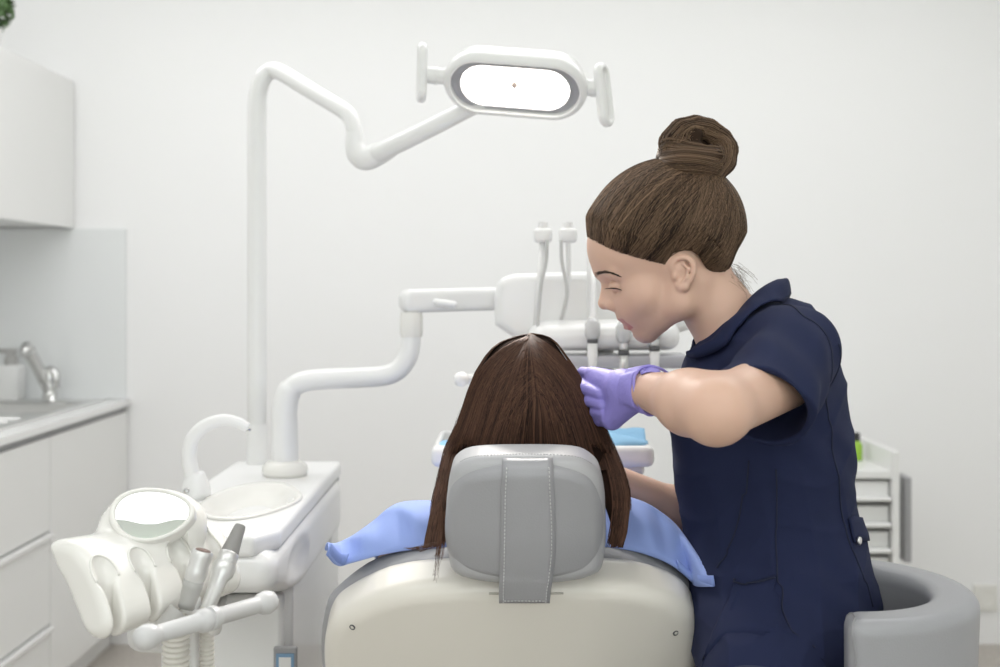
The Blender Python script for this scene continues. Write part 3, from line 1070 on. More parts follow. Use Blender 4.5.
# ================================================================ assistant's console with its display and suction tips
CL, CR = at(74, 585, 1.50), at(236, 545, 1.74)
CL[2] = CR[2] = 0.868
ax_ = CR - CL; LC_ = np.linalg.norm(ax_); ax_ /= LC_
nn_ = np.array([ax_[1], -ax_[0], 0])             # the side the holders open to
cc_ = (CL + CR) / 2
prof = None


def cxyz(p):
    q = p - cc_
    return q @ ax_, q @ nn_, q[:, 2]


slots = [-.118, -.057, .004, .066]
prof = spl_closed([(-.058, .046), (-.044, .054), (-.020, .055), (.003, .046), (.024, .028), (.041, .004), (.053, -.022), (.054, -.040), (.044, -.053), (.028, -.057), (.010, -.050), (-.006, -.030), (-.024, -.002), (-.046, .022)], 3)
SL_, SN_ = np.array([.60, -.80]), np.array([.80, .60])      # down the sloping deck, and out of it


def cpt(a, n, z):
    return cc_ + ax_ * a + nn_ * n + np.array([0, 0, z])


dc = at(152.5, 515, 1.60)
dn = np.array([.20, -.84, .50]); dn /= np.linalg.norm(dn)
dx = np.array([1, .21, 0]); dx -= dn * dx.dot(dn); dx /= np.linalg.norm(dx)
dy = np.cross(dn, dx)
DCC, DNN, DMM = dc, dn, np.array([dx, dy, dn])


def f_con(p):
    a, n, z = cxyz(p)
    tp_ = .96 - .10 * np.clip(a / .137, -1, 1)              # a little slimmer towards the far end
    d = prism(poly2(n / tp_, z / tp_ - .002, prof), a + .0135, .1235, .016) * .9
    q = np.stack([a, n, z], 1)
    d = smin(d, ell(p, DCC - DNN * .046, (.072, .052, .044), DMM), .026)
    for s in slots:
        un, uz = q[:, 1] - .029, q[:, 2] - .022
        qd = np.stack([q[:, 0] - s, un * SL_[0] + uz * SL_[1], un * SN_[0] + uz * SN_[1]], 1)
        d = smax(d, -ell(qd, (0, -.002, .004), (.0180, .027, .011)), .003)
        n0 = .033
        hole = np.hypot(q[:, 0] - s, np.minimum(q[:, 1] - n0, 0)) - .0100
        w = .0085 - np.clip((.0 - q[:, 2]) * .05, 0, .003)
        hole = np.where(q[:, 1] > n0, np.abs(q[:, 0] - s) - w, hole)
        d = smax(d, -hole, .006)
    return d


lo = np.minimum(CL, CR) - .11; hi = np.maximum(CL, CR) + .13
t = thing('assistant_console', 'white console with an oval display and four holder slots at the far left', 'dental unit', (cc_[0], cc_[1], cc_[2] - .06))
obj('housing', surface(f_con, lo, hi, .0026, steps=2), 'plastic_warm', t)
# oval display on the hump
for _ in range(30):
    dc = dc - dn * (f_con(dc[None])[0] - .003) * .8


def egg(r, an, k=1.0):
    x, y = math.cos(an), math.sin(an)
    return dx * (r * .052 * k * x * (1 + .10 * y)) + dy * (r * .0355 * k * y * (1 - .14 * x))


rows = []
for r, z in ((1.10, -.022), (1.06, .001), (1.0, .0035), (.93, .003), (.90, .0005)):
    rows.append([dc + egg(r, a) + dn * z for a in np.linspace(0, 2 * math.pi, 56, endpoint=False)])
dp = obj('display_frame', grid_geo(np.array(rows), True), 'plastic_warm', t)
rows = []
for r, z in ((.91, .0005), (.7, .0016), (.4, .0022), (.02, .0025)):
    rows.append([dc + egg(r, a) + dn * z for a in np.linspace(0, 2 * math.pi, 56, endpoint=False)])
v, f = grid_geo(np.array(rows), True); f.append(list(range(3 * 56, 4 * 56)))
mat('display_glass', (0.90, 0.92, 0.92), 0.04, coat=1.0, spec=1.0, metal=1.0)
obj('display_glass', (v, f), 'display_glass', dp, label='glossy grey display glass')
# inset rims of the holder dishes
for s in slots:
    pts = []
    for k in range(33):
        an = R(-20 + 220 * k / 32)
        r2 = SL_ * (-.002 - .0258 * math.sin(an)) + SN_ * .004
        pts.append(cpt(s + .0176 * math.cos(an), .029 + r2[0], .022 + r2[1]))
    pts = project(f_con, np.array(pts), .0004, 8)
    obj('holder_rim', tube(pts, .0016, 8), 'plastic_warm', t)
# carrying bar with ball ends
h0, h1 = at(147, 637, 1.44), at(266, 602.5, 1.60)
hd_ = (h1 - h0) / np.linalg.norm(h1 - h0); HL = np.linalg.norm(h1 - h0)
prof_b = [(.001, -.0165), (.009, -.0150), (.0145, -.010), (.0168, -.001), (.0155, .008), (.0118, .0145), (.0112, .018), (.0118, .020)]
pr = prof_b + [(.0120, HL / 2 - .020), (.0135, HL / 2 - .018), (.0160, HL / 2 - .014), (.0165, HL / 2 - .007), (.0135, HL / 2 - .0055), (.0135, HL / 2 - .001), (.0168, HL / 2), (.0165, HL / 2 + .009), (.0140, HL / 2 + .013), (.0120, HL / 2 + .015)]
pr += [(r, HL - z) for r, z in reversed(prof_b)]
mat('bar_grey', (0.60, 0.60, 0.60), 0.35, coat=0.2)
obj('carrying_bar', lathe(h0, hd_, [(r * .93, z) for r, z in pr], 32), 'bar_grey', t, sharp=60)
hm = (h0 + h1) / 2
obj('bar_bracket', join(tube([hm, hm + np.array([.0, .03, -.02]), cpt(.0, .02, -.045)], .010, 14), tube([cpt(0, -.01, -.03), cpt(0, -.03, -.09), cpt(.12, -.06, -.13), (XL + .1, YF + .22, .70)], [.026, .026, .024, .024], 18)), 'plastic_white', t)


def ribbed(path, r, pitch=.0075, n=10):
    p = smooth_path(path, 60)
    s = np.concatenate([[0], np.cumsum(np.linalg.norm(np.diff(p, axis=0), axis=1))])
    m = int(s[-1] / (pitch / 6))
    si = np.linspace(0, s[-1], m)
    q = np.stack([np.interp(si, s, p[:, k]) for k in range(3)], 1)
    return tube(q, r * (1 + .09 * np.sin(si / pitch * 2 * math.pi)), n + 6)


# the two suction tips lying in the third and fourth holder
sa = thing('suction_tip', 'wide grey suction nozzle with an open brown mouth in the console', 'instrument', at(180, 612, 1.53), 'suction tips in the console')
a0, a1 = at(203, 551, 1.555), at(186, 608, 1.55)
da = (a1 - a0)
obj('nozzle', lathe(a0, da, [(r * .88, z) for r, z in [(.0100, .001), (.0130, -.001), (.0152, .001), (.0158, .006), (.0150, .020), (.0158, .024), (.0162, .030), (.0150, .036), (.0140, .040), (.0135, .047)]], 28), 'brushed_alu', sa, sharp=50)
mat('mouth_brown', (0.16, 0.105, 0.085), 0.6)
obj('mouth', lathe(a0 + da / np.linalg.norm(da) * -.0014, da, [(.0100, .0), (.0100, .001)], 28), 'mouth_brown', sa, label='brown open mouth of the nozzle')
obj('sleeve', tube([a0 + da * .52, a0 + da * .62, a0 + da * .9, a1], [.0135, .0130, .0110, .0105], 22), 'plastic_grey', sa)
obj('sleeve_clip', tube([at(181, 612, 1.545), at(166, 630, 1.535)], [.0165, .0165], 20), 'plastic_grey', sa, sharp=50)
mat('hose_ribbed', (0.62, 0.60, 0.55), 0.5)
obj('hose', ribbed([at(176, 618, 1.54), at(176, 640, 1.545), at(176, 680, 1.55), at(177, 740, 1.56), at(186, 800, 1.62), at(200, 830, 1.75), at(205, 830, 2.0)], .0165), 'hose_ribbed', sa)
sb_ = thing('saliva_ejector', 'slim grey cone suction tip in the last holder of the console', 'instrument', at(215, 600, 1.63), 'suction tips in the console')
b0, b1 = at(240.5, 525.5, 1.655), at(206, 612, 1.59)
db = b1 - b0
mat('cone_grey', (0.27, 0.265, 0.255), 0.45)
obj('cone', lathe(b0, db, [(.0040, .004), (.0050, .0), (.0072, .0), (.0082, .004), (.0100, .022), (.0122, .038), (.0122, .041)], 24), 'cone_grey', sb_, sharp=50, label='dark grey cone')
obj('mouth', lathe(b0 - db / np.linalg.norm(db) * .0004, db, [(.0044, 0), (.0044, .001)], 20), 'rubber_black', sb_)
LB = np.linalg.norm(db)
obj('body', lathe(b0, db, [(.0118, .040), (.0135, .042), (.0140, .052), (.0135, .056), (.0155, .057), (.0165, .062), (.0162, .070), (.0120, .078), (.0105, .095), (.0095, LB)], 24), 'brushed_alu', sb_, sharp=50)
obj('hose', ribbed([at(208, 606, 1.592), at(207, 630, 1.59), at(207, 668, 1.59), at(207, 740, 1.60), at(210, 800, 1.66), at(215, 815, 1.78), at(218, 815, 2.02)], .0095, .006), 'hose_ribbed', sb_)
# third, smooth pale hose behind them
mh = at(194, 600, 1.62)
hs = obj('supply_hose', tube(smooth_path([at(193, 598, 1.60), at(193, 640, 1.60), at(193, 720, 1.60), at(200, 770, 1.7), at(212, 790, 2.04)], 8), .0105, 16), 'plastic_white', t)

# ================================================================ the dental chair
BT = R(27)                                        # how far the back leans
Bo = at(512, 556, 1.72)
Tb = np.array([0, -math.sin(BT), math.cos(BT)])   # up along the back
Nb = np.array([0, -math.cos(BT), -math.sin(BT)])  # out of its rear face


def onplane(px, py, o, T, N):
    dr = np.array([(px - VX) / F, 1.0, -(py - VY) / F])
    e = np.array([0, 0, EYE])
    k = (o - e).dot(N) / dr.dot(N)
    q = e + dr * k - o
    return q[0], q.dot(T)


ch = thing('dental_chair', 'dental chair with a cream rear shell and grey upholstered headrest with the patient in it', 'chair', (0.012, 2.25, 0))
shell_px = [(346, 594), (331, 612), (326, 640), (330, 676), (344, 730), (372, 780), (430, 815), (512, 825), (600, 815), (655, 775), (680, 725), (690, 676), (697, 640), (696, 611), (684, 588), (650, 569), (600, 559), (512, 556), (440, 559), (388, 570)]
sh2 = spl_closed([onplane(a, b, Bo - Nb * .04, Tb, Nb) for a, b in shell_px], 4)
up_px = [(336, 592), (325, 612), (322, 642), (326, 680), (340, 735), (368, 785), (430, 822), (512, 832), (604, 822), (660, 782), (686, 730), (696, 676), (702, 640), (701, 608), (690, 580), (655, 557), (603, 544), (512, 541), (438, 545), (378, 559)]
up2 = spl_closed([onplane(a, b, Bo - Nb * .085, Tb, Nb) for a, b in up_px], 4)


def bq(p):
    q = p - Bo
    return q[:, 0], q @ Tb, q @ Nb


def f_shell(p):
    x, y, z = bq(p)
    d2 = poly2(x, y, sh2)
    bow = .02 * (x / .27) ** 2
    z = z + bow * 1.2
    d = prism(d2, z + .012, .042, .026)
    return d * .9


def f_uph(p):
    x, y, z = bq(p)
    z = z + .018 * (x / .27) ** 2 * 1.2
    return prism(poly2(x, y, up2), z + .062, .030, .022) * .9


lo, hi = np.array([-.32, 1.55, .42]), np.array([.36, 2.10, .96])
shl = obj('back_shell', surface(f_shell, lo, hi, .0045), 'shell_cream', ch)
obj('back_upholstery', surface(f_uph, lo, hi + np.array([.02, .1, .03]), .0045), 'leather_grey', ch)
for px_, py_ in ((350, 620.5), (676.5, 628)):
    q0 = onplane(px_, py_, Bo, Tb, Nb)
    p0 = project(f_shell, [Bo + np.array([q0[0], 0, 0]) + Tb * q0[1] + Nb * .03], 0, 10)[0]
    sgn = -1 if px_ < 500 else 1
    obj('screw_hole', lathe(p0 - Nb * .002, Nb + np.array([sgn * .35, 0, 0]), [(.0046, 0), (.0046, .0027), (.0030, .0027), (.0030, .0015)], 16), 'plastic_dark', shl)
mat('shell_slot', (0.52, 0.50, 0.45), 0.5)
q0, q1 = onplane(489, 580, Bo, Tb, Nb), onplane(563, 580, Bo, Tb, Nb)
rows = []
for yy in (q0[1] + .0022, q0[1] - .0022):
    rows.append(project(f_shell, [Bo + np.array([x, 0, 0]) + Tb * yy + Nb * .03 for x in np.linspace(q0[0], q1[0], 14)], .0003, 8))
obj('strap_slot', sheet(rows, -.0008), 'shell_slot', shl)
# headrest
HT = R(14)
Ho = at(525, 530, 1.655)
Th = np.array([0, -math.sin(HT), math.cos(HT)])
Nh = np.array([0, -math.cos(HT), -math.sin(HT)])


def hq(p):
    q = p - Ho
    return q[:, 0], q @ Th, q @ Nh


pad_px = [(451, 470), (458, 455), (478, 446.5), (525, 444), (572, 446.5), (592, 456), (601, 471), (604, 500), (603, 545), (590, 565), (525, 570), (462, 565), (449, 545), (447, 500)]
cov_px = [(446, 510), (453, 487), (468, 474), (500, 467), (525, 466), (553, 467), (584, 475), (598, 488), (605, 512), (606, 545), (602, 566), (590, 579), (565, 583.5), (525, 584.5), (487, 583), (462, 578), (449, 566), (444, 545)]
pad2 = spl_closed([onplane(a, b, Ho - Nh * .06, Th, Nh) for a, b in pad_px], 4)
cov2 = spl_closed([onplane(a, b, Ho, Th, Nh) for a, b in cov_px], 4)


def f_pad(p):
    x, y, z = hq(p)
    return prism(poly2(x, y, pad2), z + .040 + .012 * (x / .11) ** 2, .036, .020) * .9


def f_cov(p):
    x, y, z = hq(p)
    return prism(poly2(x, y, cov2), z + .014 + .022 * (x / .11) ** 2 + .010 * (np.maximum(-y - .0, 0) / .08) ** 2, .022, .017) * .9


hpad = obj('headrest_cushion', surface(f_pad, Ho - .17, Ho + .17, .003), 'leather_pale', ch)
hcov = obj('headrest_back', surface(f_cov, Ho - .17, Ho + .17, .003), 'leather_grey', ch)
# strap over the headrest and down to the shell
f_hd = lambda p: smin(f_pad(p), f_cov(p), .012)
sl = [(502.5, 553, 461), (502, 553.5, 472), (501, 554, 490), (500.5, 555.5, 520), (500, 555.5, 550), (499.5, 553, 575), (499, 551, 590), (499, 550, 606)]
rows = []
for x0, x1, y in sl:
    row = []
    for k in range(9):
        px_ = x0 + (x1 - x0) * k / 8
        q0 = onplane(px_, y, Ho, Th, Nh)
        row.append(Ho + np.array([q0[0], 0, 0]) + Th * q0[1])
    rows.append(row)
rows = np.array(rows)
rows = np.stack([smooth_path(rows[:, k], 5) for k in range(rows.shape[1])], 1)
for _ in range(10):
    d = f_hd(rows.reshape(-1, 3)).reshape(rows.shape[:2]) - .0016
    push = np.where(d < 0.02, d, .0)
    rows = rows - Nh * np.clip(push, -.02, .02)[..., None] * .8
nd = len(rows)
# the lower end hangs free from the headrest to the shell
zz = (rows - Ho) @ Nh
k0 = int(nd * .70)
for i in range(k0, nd):
    want = zz[k0].mean() - .012 * ((i - k0) / (nd - k0)) ** 1.5
    rows[i] += Nh * (want - zz[i])[:, None]
top0 = rows[0]
strap = obj('headrest_strap', sheet(rows[::-1], .0045), 'leather_grey', ch)
me = strap.data
st = []
for col, sh_ in ((0, .006), (8, -.006)):
    line = rows[2:, col] + np.array([sh_, 0, 0]) + Nh * .0046
    s = np.concatenate([[0], np.cumsum(np.linalg.norm(np.diff(line, axis=0), axis=1))])
    for a in np.arange(.003, s[-1] - .004, .0056):
        pa = np.array([np.interp(a, s, line[:, k]) for k in range(3)]); pb_ = np.array([np.interp(a + .0032, s, line[:, k]) for k in range(3)])
        st.append(tube([pa, pb_], .0006, 5))
x0, x1 = rows[-1][0] + np.array([.007, 0, 0]), rows[-1][8] - np.array([.007, 0, 0])
for a in np.arange(0, 1, .085):
    st.append(tube([x0 + (x1 - x0) * a + Th * .006 + Nh * .0046, x0 + (x1 - x0) * (a + .045) + Th * .006 + Nh * .0046], .0006, 5))
obj('stitching', join(*st), 'thread_pale', strap)
# stitched seam along the top of the cushion
st = []
ln = smooth_path([at(461, 462, 1.66), at(475, 455, 1.655), at(500, 451, 1.65), at(525, 450, 1.65), at(550, 451, 1.65), at(578, 456, 1.655), at(593, 464, 1.66)], 16)
ln = project(f_pad, ln, .0003, 8)
for i in range(0, len(ln) - 1, 2):
    st.append(tube([ln[i], ln[i + 1]], .0005, 5))
obj('stitching', join(*st), 'thread_grey', hpad)
# post of the headrest, seat, leg rest and pedestal (in front of the viewer's side they are hidden by the back)
obj('headrest_post', box(.0, .05, 1.715, 1.735, .85, .93, .006, 2), 'brushed_alu', ch, sharp=40)


def f_seat(p):
    d = rbox(p, (.012, 2.28, .50), (.26, .30, .06), .045)
    d = smin(d, rbox(p, (.012, 2.86, .47), (.19, .44, .05), .04, Matrix.Rotation(R(6), 3, 'X')), .06)
    return d


obj('seat', surface(f_seat, (-.3, 1.9, .3), (.33, 3.4, .62), .009), 'leather_grey', ch)
obj('seat_base', box(-.15, .17, 2.02, 2.62, .36, .45, .03, 4), 'shell_cream', ch, sharp=40)
obj('pedestal', join(box(-.10, .12, 2.15, 2.5, .06, .38, .03, 4), box(-.19, .21, 2.0, 2.85, 0, .07, .02, 3)), 'shell_cream', ch, sharp=40)

# ================================================================ the operator's stool
SCX, SCY = .478, 1.750
st_ = thing('operator_stool', 'grey leather stool with a curved wraparound backrest under the person in navy', 'stool', (SCX - .01, SCY + .02, 0))


def f_back(p):
    x, y, z = p[:, 0] - SCX, p[:, 1] - SCY, p[:, 2]
    an = np.degrees(np.arctan2(y, x))
    a0, a1 = -99.0, 62.0
    mid, half = (a0 + a1) / 2, (a1 - a0) / 2
    dd = np.abs((an - mid + 180) % 360 - 180)
    rr_ = np.hypot(x, y)
    over_ = np.maximum(dd - half, 0)
    r0 = .169
    w = .030
    top, bot = .818, .60
    q1 = rr_ - r0 + .05 * np.clip((z - top + .05), -.2, .1) * 0
    # profile: rounded slab, a little thicker at the top
    dx2 = np.abs(q1) - (w - .020 + .004 * np.clip((z - .70) / .1, 0, 1))
    dz2 = np.abs(z - (top + bot) / 2) - (top - bot) / 2 + .020
    d2 = np.hypot(np.maximum(dx2, 0), np.maximum(dz2, 0)) + np.minimum(np.maximum(dx2, dz2), 0) - .020
    ends = []
    for aa, sg in ((a0, -1), (a1, 1)):
        c, s = math.cos(R(aa)), math.sin(R(aa))
        ends.append(sg * (-s * x + c * y))
    far_ = np.where(dd > 140, 1.0, 0)
    e = np.where(np.abs((an - a0 + 180) % 360 - 180) < np.abs((an - a1 + 180) % 360 - 180), ends[0], ends[1])
    e = np.where(dd > half, np.maximum(e, 0.0) + .0001, np.minimum(e, -.0001))
    e = np.where(dd > half + 88, .2, e)
    return smax(d2, e, .022) * .85


sbk = obj('backrest', surface(f_back, (SCX - .25, SCY - .25, .57), (SCX + .25, SCY + .25, .86), .0042, steps=2), 'leather_grey', st_)
# piping round the near end of the backrest
aa = R(-97.0)
cx_, cy_ = math.cos(aa), math.sin(aa)
tg = np.array([-cy_, cx_, 0])
pts = []
for k in range(41):
    an = 2 * math.pi * k / 40
    ca, sa_ = math.cos(an), math.sin(an)
    rr2 = .0255 * np.sign(ca) * abs(ca) ** .55
    zz2 = .106 * np.sign(sa_) * abs(sa_) ** .55
    pts.append((SCX + (.169 + rr2) * cx_, SCY + (.169 + rr2) * cy_, .711 + zz2))
pts = project(f_back, np.array(pts) + tg * .006, .0004, 10)
obj('piping', tube(pts, .0013, 6, caps=False), 'thread_grey', sbk)


def f_cush(p):
    q = p - np.array([SCX - .02, SCY + .02, .585])
    rr_ = np.hypot(q[:, 0], q[:, 1])
    return prism(rr_ - .185, q[:, 2] - .012 * (rr_ / .18) ** 2, .042, .036)


obj('seat', surface(f_cush, (SCX - .25, SCY - .2, .52), (SCX + .2, SCY + .25, .66), .006), 'leather_grey', st_)
sx, sy = SCX - .02, SCY + .02
obj('back_bracket', tube(smooth_path([(sx + .05, sy - .03, .53), (sx + .15, sy - .09, .53), (SCX + .195, SCY - .10, .58), (SCX + .195, SCY - .10, .68)], 6), .014, 12), 'brushed_alu', st_)
obj('gas_column', lathe((sx, sy, .09), (0, 0, 1), [(.03, 0), (.03, .22), (.018, .22), (.018, .45)], 24), 'brushed_alu', st_, sharp=40)
for k in range(5):
    an = 2 * math.pi * k / 5 + .3
    e = np.array([sx + .27 * math.cos(an), sy + .27 * math.sin(an), .075])
    lg = obj('leg', tube([(sx, sy, .12), (sx + .1 * math.cos(an), sy + .1 * math.sin(an), .105), e], [.022, .018, .013], 12), 'brushed_alu', st_)
    obj('caster', join(tube([e + np.array([-.01, 0, -.05]), e + np.array([.01, 0, -.05])], .025, 18), tube([e, e - np.array([0, 0, .045])], .006, 8)), 'plastic_dark', lg)

# ================================================================ people
D0 = 1.90
S0 = D0 / F                                       # metres in one pixel at the profile's distance
YAW = R(5)


EARC = smooth_path([(669.8, 271, 45), (668.9, 264, 46), (673.5, 258.4, 48.5), (681, 256.8, 51), (687.5, 259.6, 53), (690.8, 266, 53.5), (690.5, 274, 52.5), (687.5, 281.5, 50.5), (683.5, 287.5, 48), (679, 290.2, 46.5), (675.5, 287, 45)], 2)


def head_sdf(q):
    """A young woman's head; q in units of 1.58 mm: along the profile (u, v down) and sideways (w)."""
    u, v, w = q[:, 0], q[:, 1], q[:, 2]
    s = np.stack([u, v, np.abs(w)], 1)            # the two halves are alike
    cF, cU = np.array([-.88, .47, 0]), np.array([-.47, -.88, 0])
    M_ = np.array([cF, cU, [0, 0, 1]])
    d = ell(q, (664, 232, 0), (73, 64, 50), M_)
    d = smin(d, ell(q, (627, 248, 0), (38.5, 40, 42)), 14)
    d = smin(d, ell(q, (642, 294, 0), (31, 38, 35)), 16)          # middle of the face
    d = smin(d, ball(s, (646, 294, 22), 17), 12)                  # cheek bones
    d = smin(d, cap(s, (648, 329, 3), (680, 302, 31), 11.5, 13), 14)   # jaw
    d = smin(d, cap(s, (680, 303, 31), (678, 270, 36), 12, 11), 14)
    d = smin(d, ell(q, (645.5, 331.5, 0), (10.5, 10.5, 12)), 8)    # chin
    d = smin(d, ell(q, (645, 314, 0), (20, 14, 19)), 7)         # round the mouth
    # eye sockets, brow
    d = smax(d, -ball(s, (606, 285, 22), 9.5), 9)
    d = smin(d, cap(s, (602.5, 272, 3), (615, 273.5, 27), 6.2, 5.0), 9)
    # nose
    d = smin(d, cap(q, (608.0, 279, 0), (604.5, 302, 0), 4.6, 5.6), 5)
    d = smin(d, cap(s, (616, 290, 2), (612, 304, 6), 5, 5), 7)
    d = smin(d, ball(q, (604.6, 303.8, 0), 5.8), 3)
    d = smin(d, ell(s, (613.5, 305.5, 7.0), (7.0, 5.0, 4.6)), 3.5)
    d = smin(d, cap(q, (608, 306.5, 0), (616, 309.0, 0), 2.5, 2.6), 2)
    d = smax(d, -cap(s, (618.5, 299.5, 9), (621.5, 304, 10.5), 1.0), 1.6)
    d = smax(d, -cap(s, (621.5, 304, 10.5), (619, 309.5, 9.5), 1.0), 1.6)
    d = smax(d, -ell(s, (611.2, 310.6, 4.6), (3.6, 2.2, 2.2)), 1.6)
    # lips
    d = smin(d, cap(s, (622.6, 317.4, 0), (627.5, 318.8, 7), 5.3, 4.4), 3)
    d = smin(d, cap(s, (628, 318.8, 7), (636, 321.4, 13.5), 4.3, 2.0), 3)
    d = smin(d, cap(s, (628.8, 326.9, 0), (631.4, 326.3, 6.5), 5.1, 4.5), 2.0)
    d = smin(d, cap(s, (632.4, 326.2, 6.5), (636.5, 322.8, 13.5), 4.2, 1.8), 2.5)
    d = smax(d, -cap(s, (619.0, 322.4, 0), (631.5, 322.6, 7.5), 2.3, 1.8), 1.0)
    d = smax(d, -cap(s, (631.5, 322.6, 7.5), (636.5, 322.3, 13.5), 1.3, .5), 1.0)
    d = smax(d, -ell(s, (627.2, 333.4, 0), (5.2, 3.2, 10)), 3)
    # lowered eyelids
    d = smin(d, ell(s, (617.0, 286.0, 19.0), (8.0, 6.6, 8.6)), 2.4)
    d = smax(d, -cap(s, (606.6, 289.6, 15), (616, 290.4, 27.5), 1.0, 1.0), 1.6)
    d = smax(d, -cap(s, (605.5, 281.2, 16), (616, 281.0, 27.5), .8, .8), 1.6)
    # ears
    s_all = s
    s = (s - np.array([679.5, 275, 45])) / .90 + np.array([679.5, 275, 45])      # ears
    e = ell(s, (680.5, 274, 43.5), (10.5, 16.5, 5.0))
    pts = EARC
    for a, b in zip(pts[:-1], pts[1:]):
        e = smin(e, cap(s, a, b, 2.6), 2.2)
    e = smin(e, cap(s, (679, 287, 46), (682.5, 288.5, 47.5), 4.0), 3)
    e = smax(e, -ell(s, (677.5, 276, 52.5), (6.0, 8.5, 7.0)), 2.0)
    e = smax(e, -cap(s, (675, 264, 52), (686, 266, 57), 2.0), 2.5)
    for a, b in (((680, 263, 49), (685.5, 269, 52)), ((685.5, 269, 52), (684, 278, 51)), ((684, 278, 51), (679.5, 284, 48.5))):
        e = smin(e, cap(s, a, b, 1.7), 1.5)
    e = smin(e, ell(s, (671.5, 277, 46), (3.0, 4.5, 3.2)), 2)
    return smin(d, e * .90, 3.0)


UPPER_LIP = [(616.5, 319.6), (621, 318.2), (627, 318.6), (632, 320.2), (636.5, 322.3), (630, 323.2), (617, 323.2)]
LOWER_LIP = [(621, 323.2), (630, 323.0), (636.5, 322.4), (635.5, 325), (632.5, 328.2), (628, 331.2), (621, 330.6)]


def lip_mask(q):
    return np.maximum(np.minimum(poly2(q[:, 0], q[:, 1], UPPER_LIP), poly2(q[:, 0], q[:, 1], LOWER_LIP)), np.abs(q[:, 2]) - 16)


def yaw(p, a, c):
    q = p - c
    x = q[:, 0] * math.cos(a) - q[:, 1] * math.sin(a)
    y = q[:, 0] * math.sin(a) + q[:, 1] * math.cos(a)
    return np.stack([x, y, q[:, 2]], 1) + c


HCW = at(672, 260, D0)


def to_q(p):
    p = yaw(p, YAW, HCW)
    return np.stack([VX + p[:, 0] / S0, VY - (p[:, 2] - EYE) / S0, (D0 - p[:, 1]) / S0], 1)


def from_q(q):
    q = np.asarray(q, float).reshape(-1, 3)
    p = np.stack([(q[:, 0] - VX) * S0, D0 - q[:, 2] * S0, EYE - (q[:, 1] - VY) * S0], 1)
    return yaw(p, -YAW, HCW)


# ---------------------------------------------------------------- the person in navy
SHN, ELN, WRN = at(800, 370, 1.765), at(716, 411, 1.540), at(642, 389, 1.735)
SHF, ELF, WRF = at(742, 352, 2.04), at(716, 532, 2.07), at(606, 477, 2.0)
KN = [at(593, 375, 1.842), at(593, 386, 1.832), at(598, 397, 1.824), at(605, 408, 1.816)]
fing = [[KN[0], at(583, 373, 1.872), at(577, 379, 1.895), at(575, 387, 1.900)],
        [KN[1], at(581, 384, 1.858), at(585, 389, 1.820), at(601, 394.5, 1.792)],
        [KN[2], at(586, 396, 1.846), at(589, 401, 1.812), at(601.5, 405, 1.788)],
        [KN[3], at(594, 408, 1.828), at(595, 412, 1.806), at(604, 414, 1.784)]]
frad = [.0088, .0088, .0082, .0072]
thumb = [at(628, 404, 1.755), at(612, 419, 1.785), at(598, 418, 1.82), at(588, 411, 1.845)]
HIPN, HIPF = at(778, 622, 1.82), at(772, 622, 1.99)
KNEEN, KNEEF = np.array([.30, 1.50, .60]), np.array([.40, 2.36, .60])
FTN, FTF = np.array([.335, 1.56, .09]), np.array([.43, 2.40, .09])


def f_hand(P, g):
    """The working hand, g added to every thickness."""
    wr = WRN
    d = cap(P, wr, wr + (KN[1] - wr) * .35, .024 + g, .026 + g)
    for k in range(4):
        m = wr + (KN[k] - wr) * .30
        d = smin(d, cap(P, m, KN[k], .0165 + g, .0118 + g), .012)
    d = smin(d, cap(P, wr, thumb[1], .021 + g, .0155 + g), .014)
    for k in range(4):
        r = frad[k] + g
        q = fing[k]
        e = cap(P, q[0], q[1], r * 1.12, r)
        e = np.minimum(e, cap(P, q[1], q[2], r, r * .95))
        e = smin(e, cap(P, q[2], q[3], r * .95, r * .82), .002)
        d = smin(d, e, .0028)
    e = cap(P, thumb[1], thumb[2], .0125 + g, .0108 + g)
    e = smin(e, cap(P, thumb[2], thumb[3], .0108 + g, .0085 + g), .003)
    return smin(d, e, .006)


WRF2 = WRF
KF = [WRF + np.array([-.085, -.035 + .02 * 0, .010]), WRF + np.array([-.09, -.018, .0]), WRF + np.array([-.087, .0, -.008]), WRF + np.array([-.078, .018, -.014])]


def f_hand_far(P, g):
    d = None
    for k in range(4):
        e = cap(P, WRF + (KF[k] - WRF) * .25, KF[k], .0155 + g, .011 + g)
        d = e if d is None else smin(d, e, .012)
    for k in range(4):
        L = (.030, .034, .031, .024)[k]
        a = KF[k]; b = a + np.array([-L, -.004, -.004]); c = b + np.array([-L * .5, 0, -L * .5]); e2 = c + np.array([.0, .0, -L * .6])
        e = np.minimum(cap(P, a, b, .0095 + g, .0088 + g), np.minimum(cap(P, b, c, .0088 + g, .0082 + g), cap(P, c, e2, .0082 + g, .0072 + g)))
        d = smin(d, e, .004)
    t0 = WRF + np.array([-.03, -.025, .0]); t1 = t0 + np.array([-.04, -.03, -.01]); t2 = t1 + np.array([-.03, -.004, -.012])
    return smin(d, smin(cap(P, t0, t1, .014 + g, .0115 + g), cap(P, t1, t2, .0115 + g, .009 + g), .003), .008)


def f_torso(P, g):
    """Trunk; g is the thickness of what is worn over it."""
    d = ell(P, at(757, 415, 1.895), (.124 + g, .150 + g, .165 + g))
    d = smin(d, cap(P, at(742, 358, 2.025), at(779, 352, 1.785), .052 + g, .054 + g), .06)
    d = smin(d, cap(P, at(784, 347, 1.90), at(793, 440, 1.90), .064 + g, .076 + g), .05)
    for y in (1.965, 1.835):
        d = smin(d, ball(P, at(718, 430, y), .062 + g), .04)
    d = smin(d, ell(P, at(764, 510, 1.895), (.122 + g, .138 + g, .14 + g)), .08)
    d = smin(d, ell(P, at(774, 612, 1.895), (.128 + g, .170 + g, .13 + g)), .07)
    return d


NK0, NK1, NK2 = from_q([(688, 262, 0)])[0], from_q([(719, 312, 0)])[0], at(744, 350, 1.90)


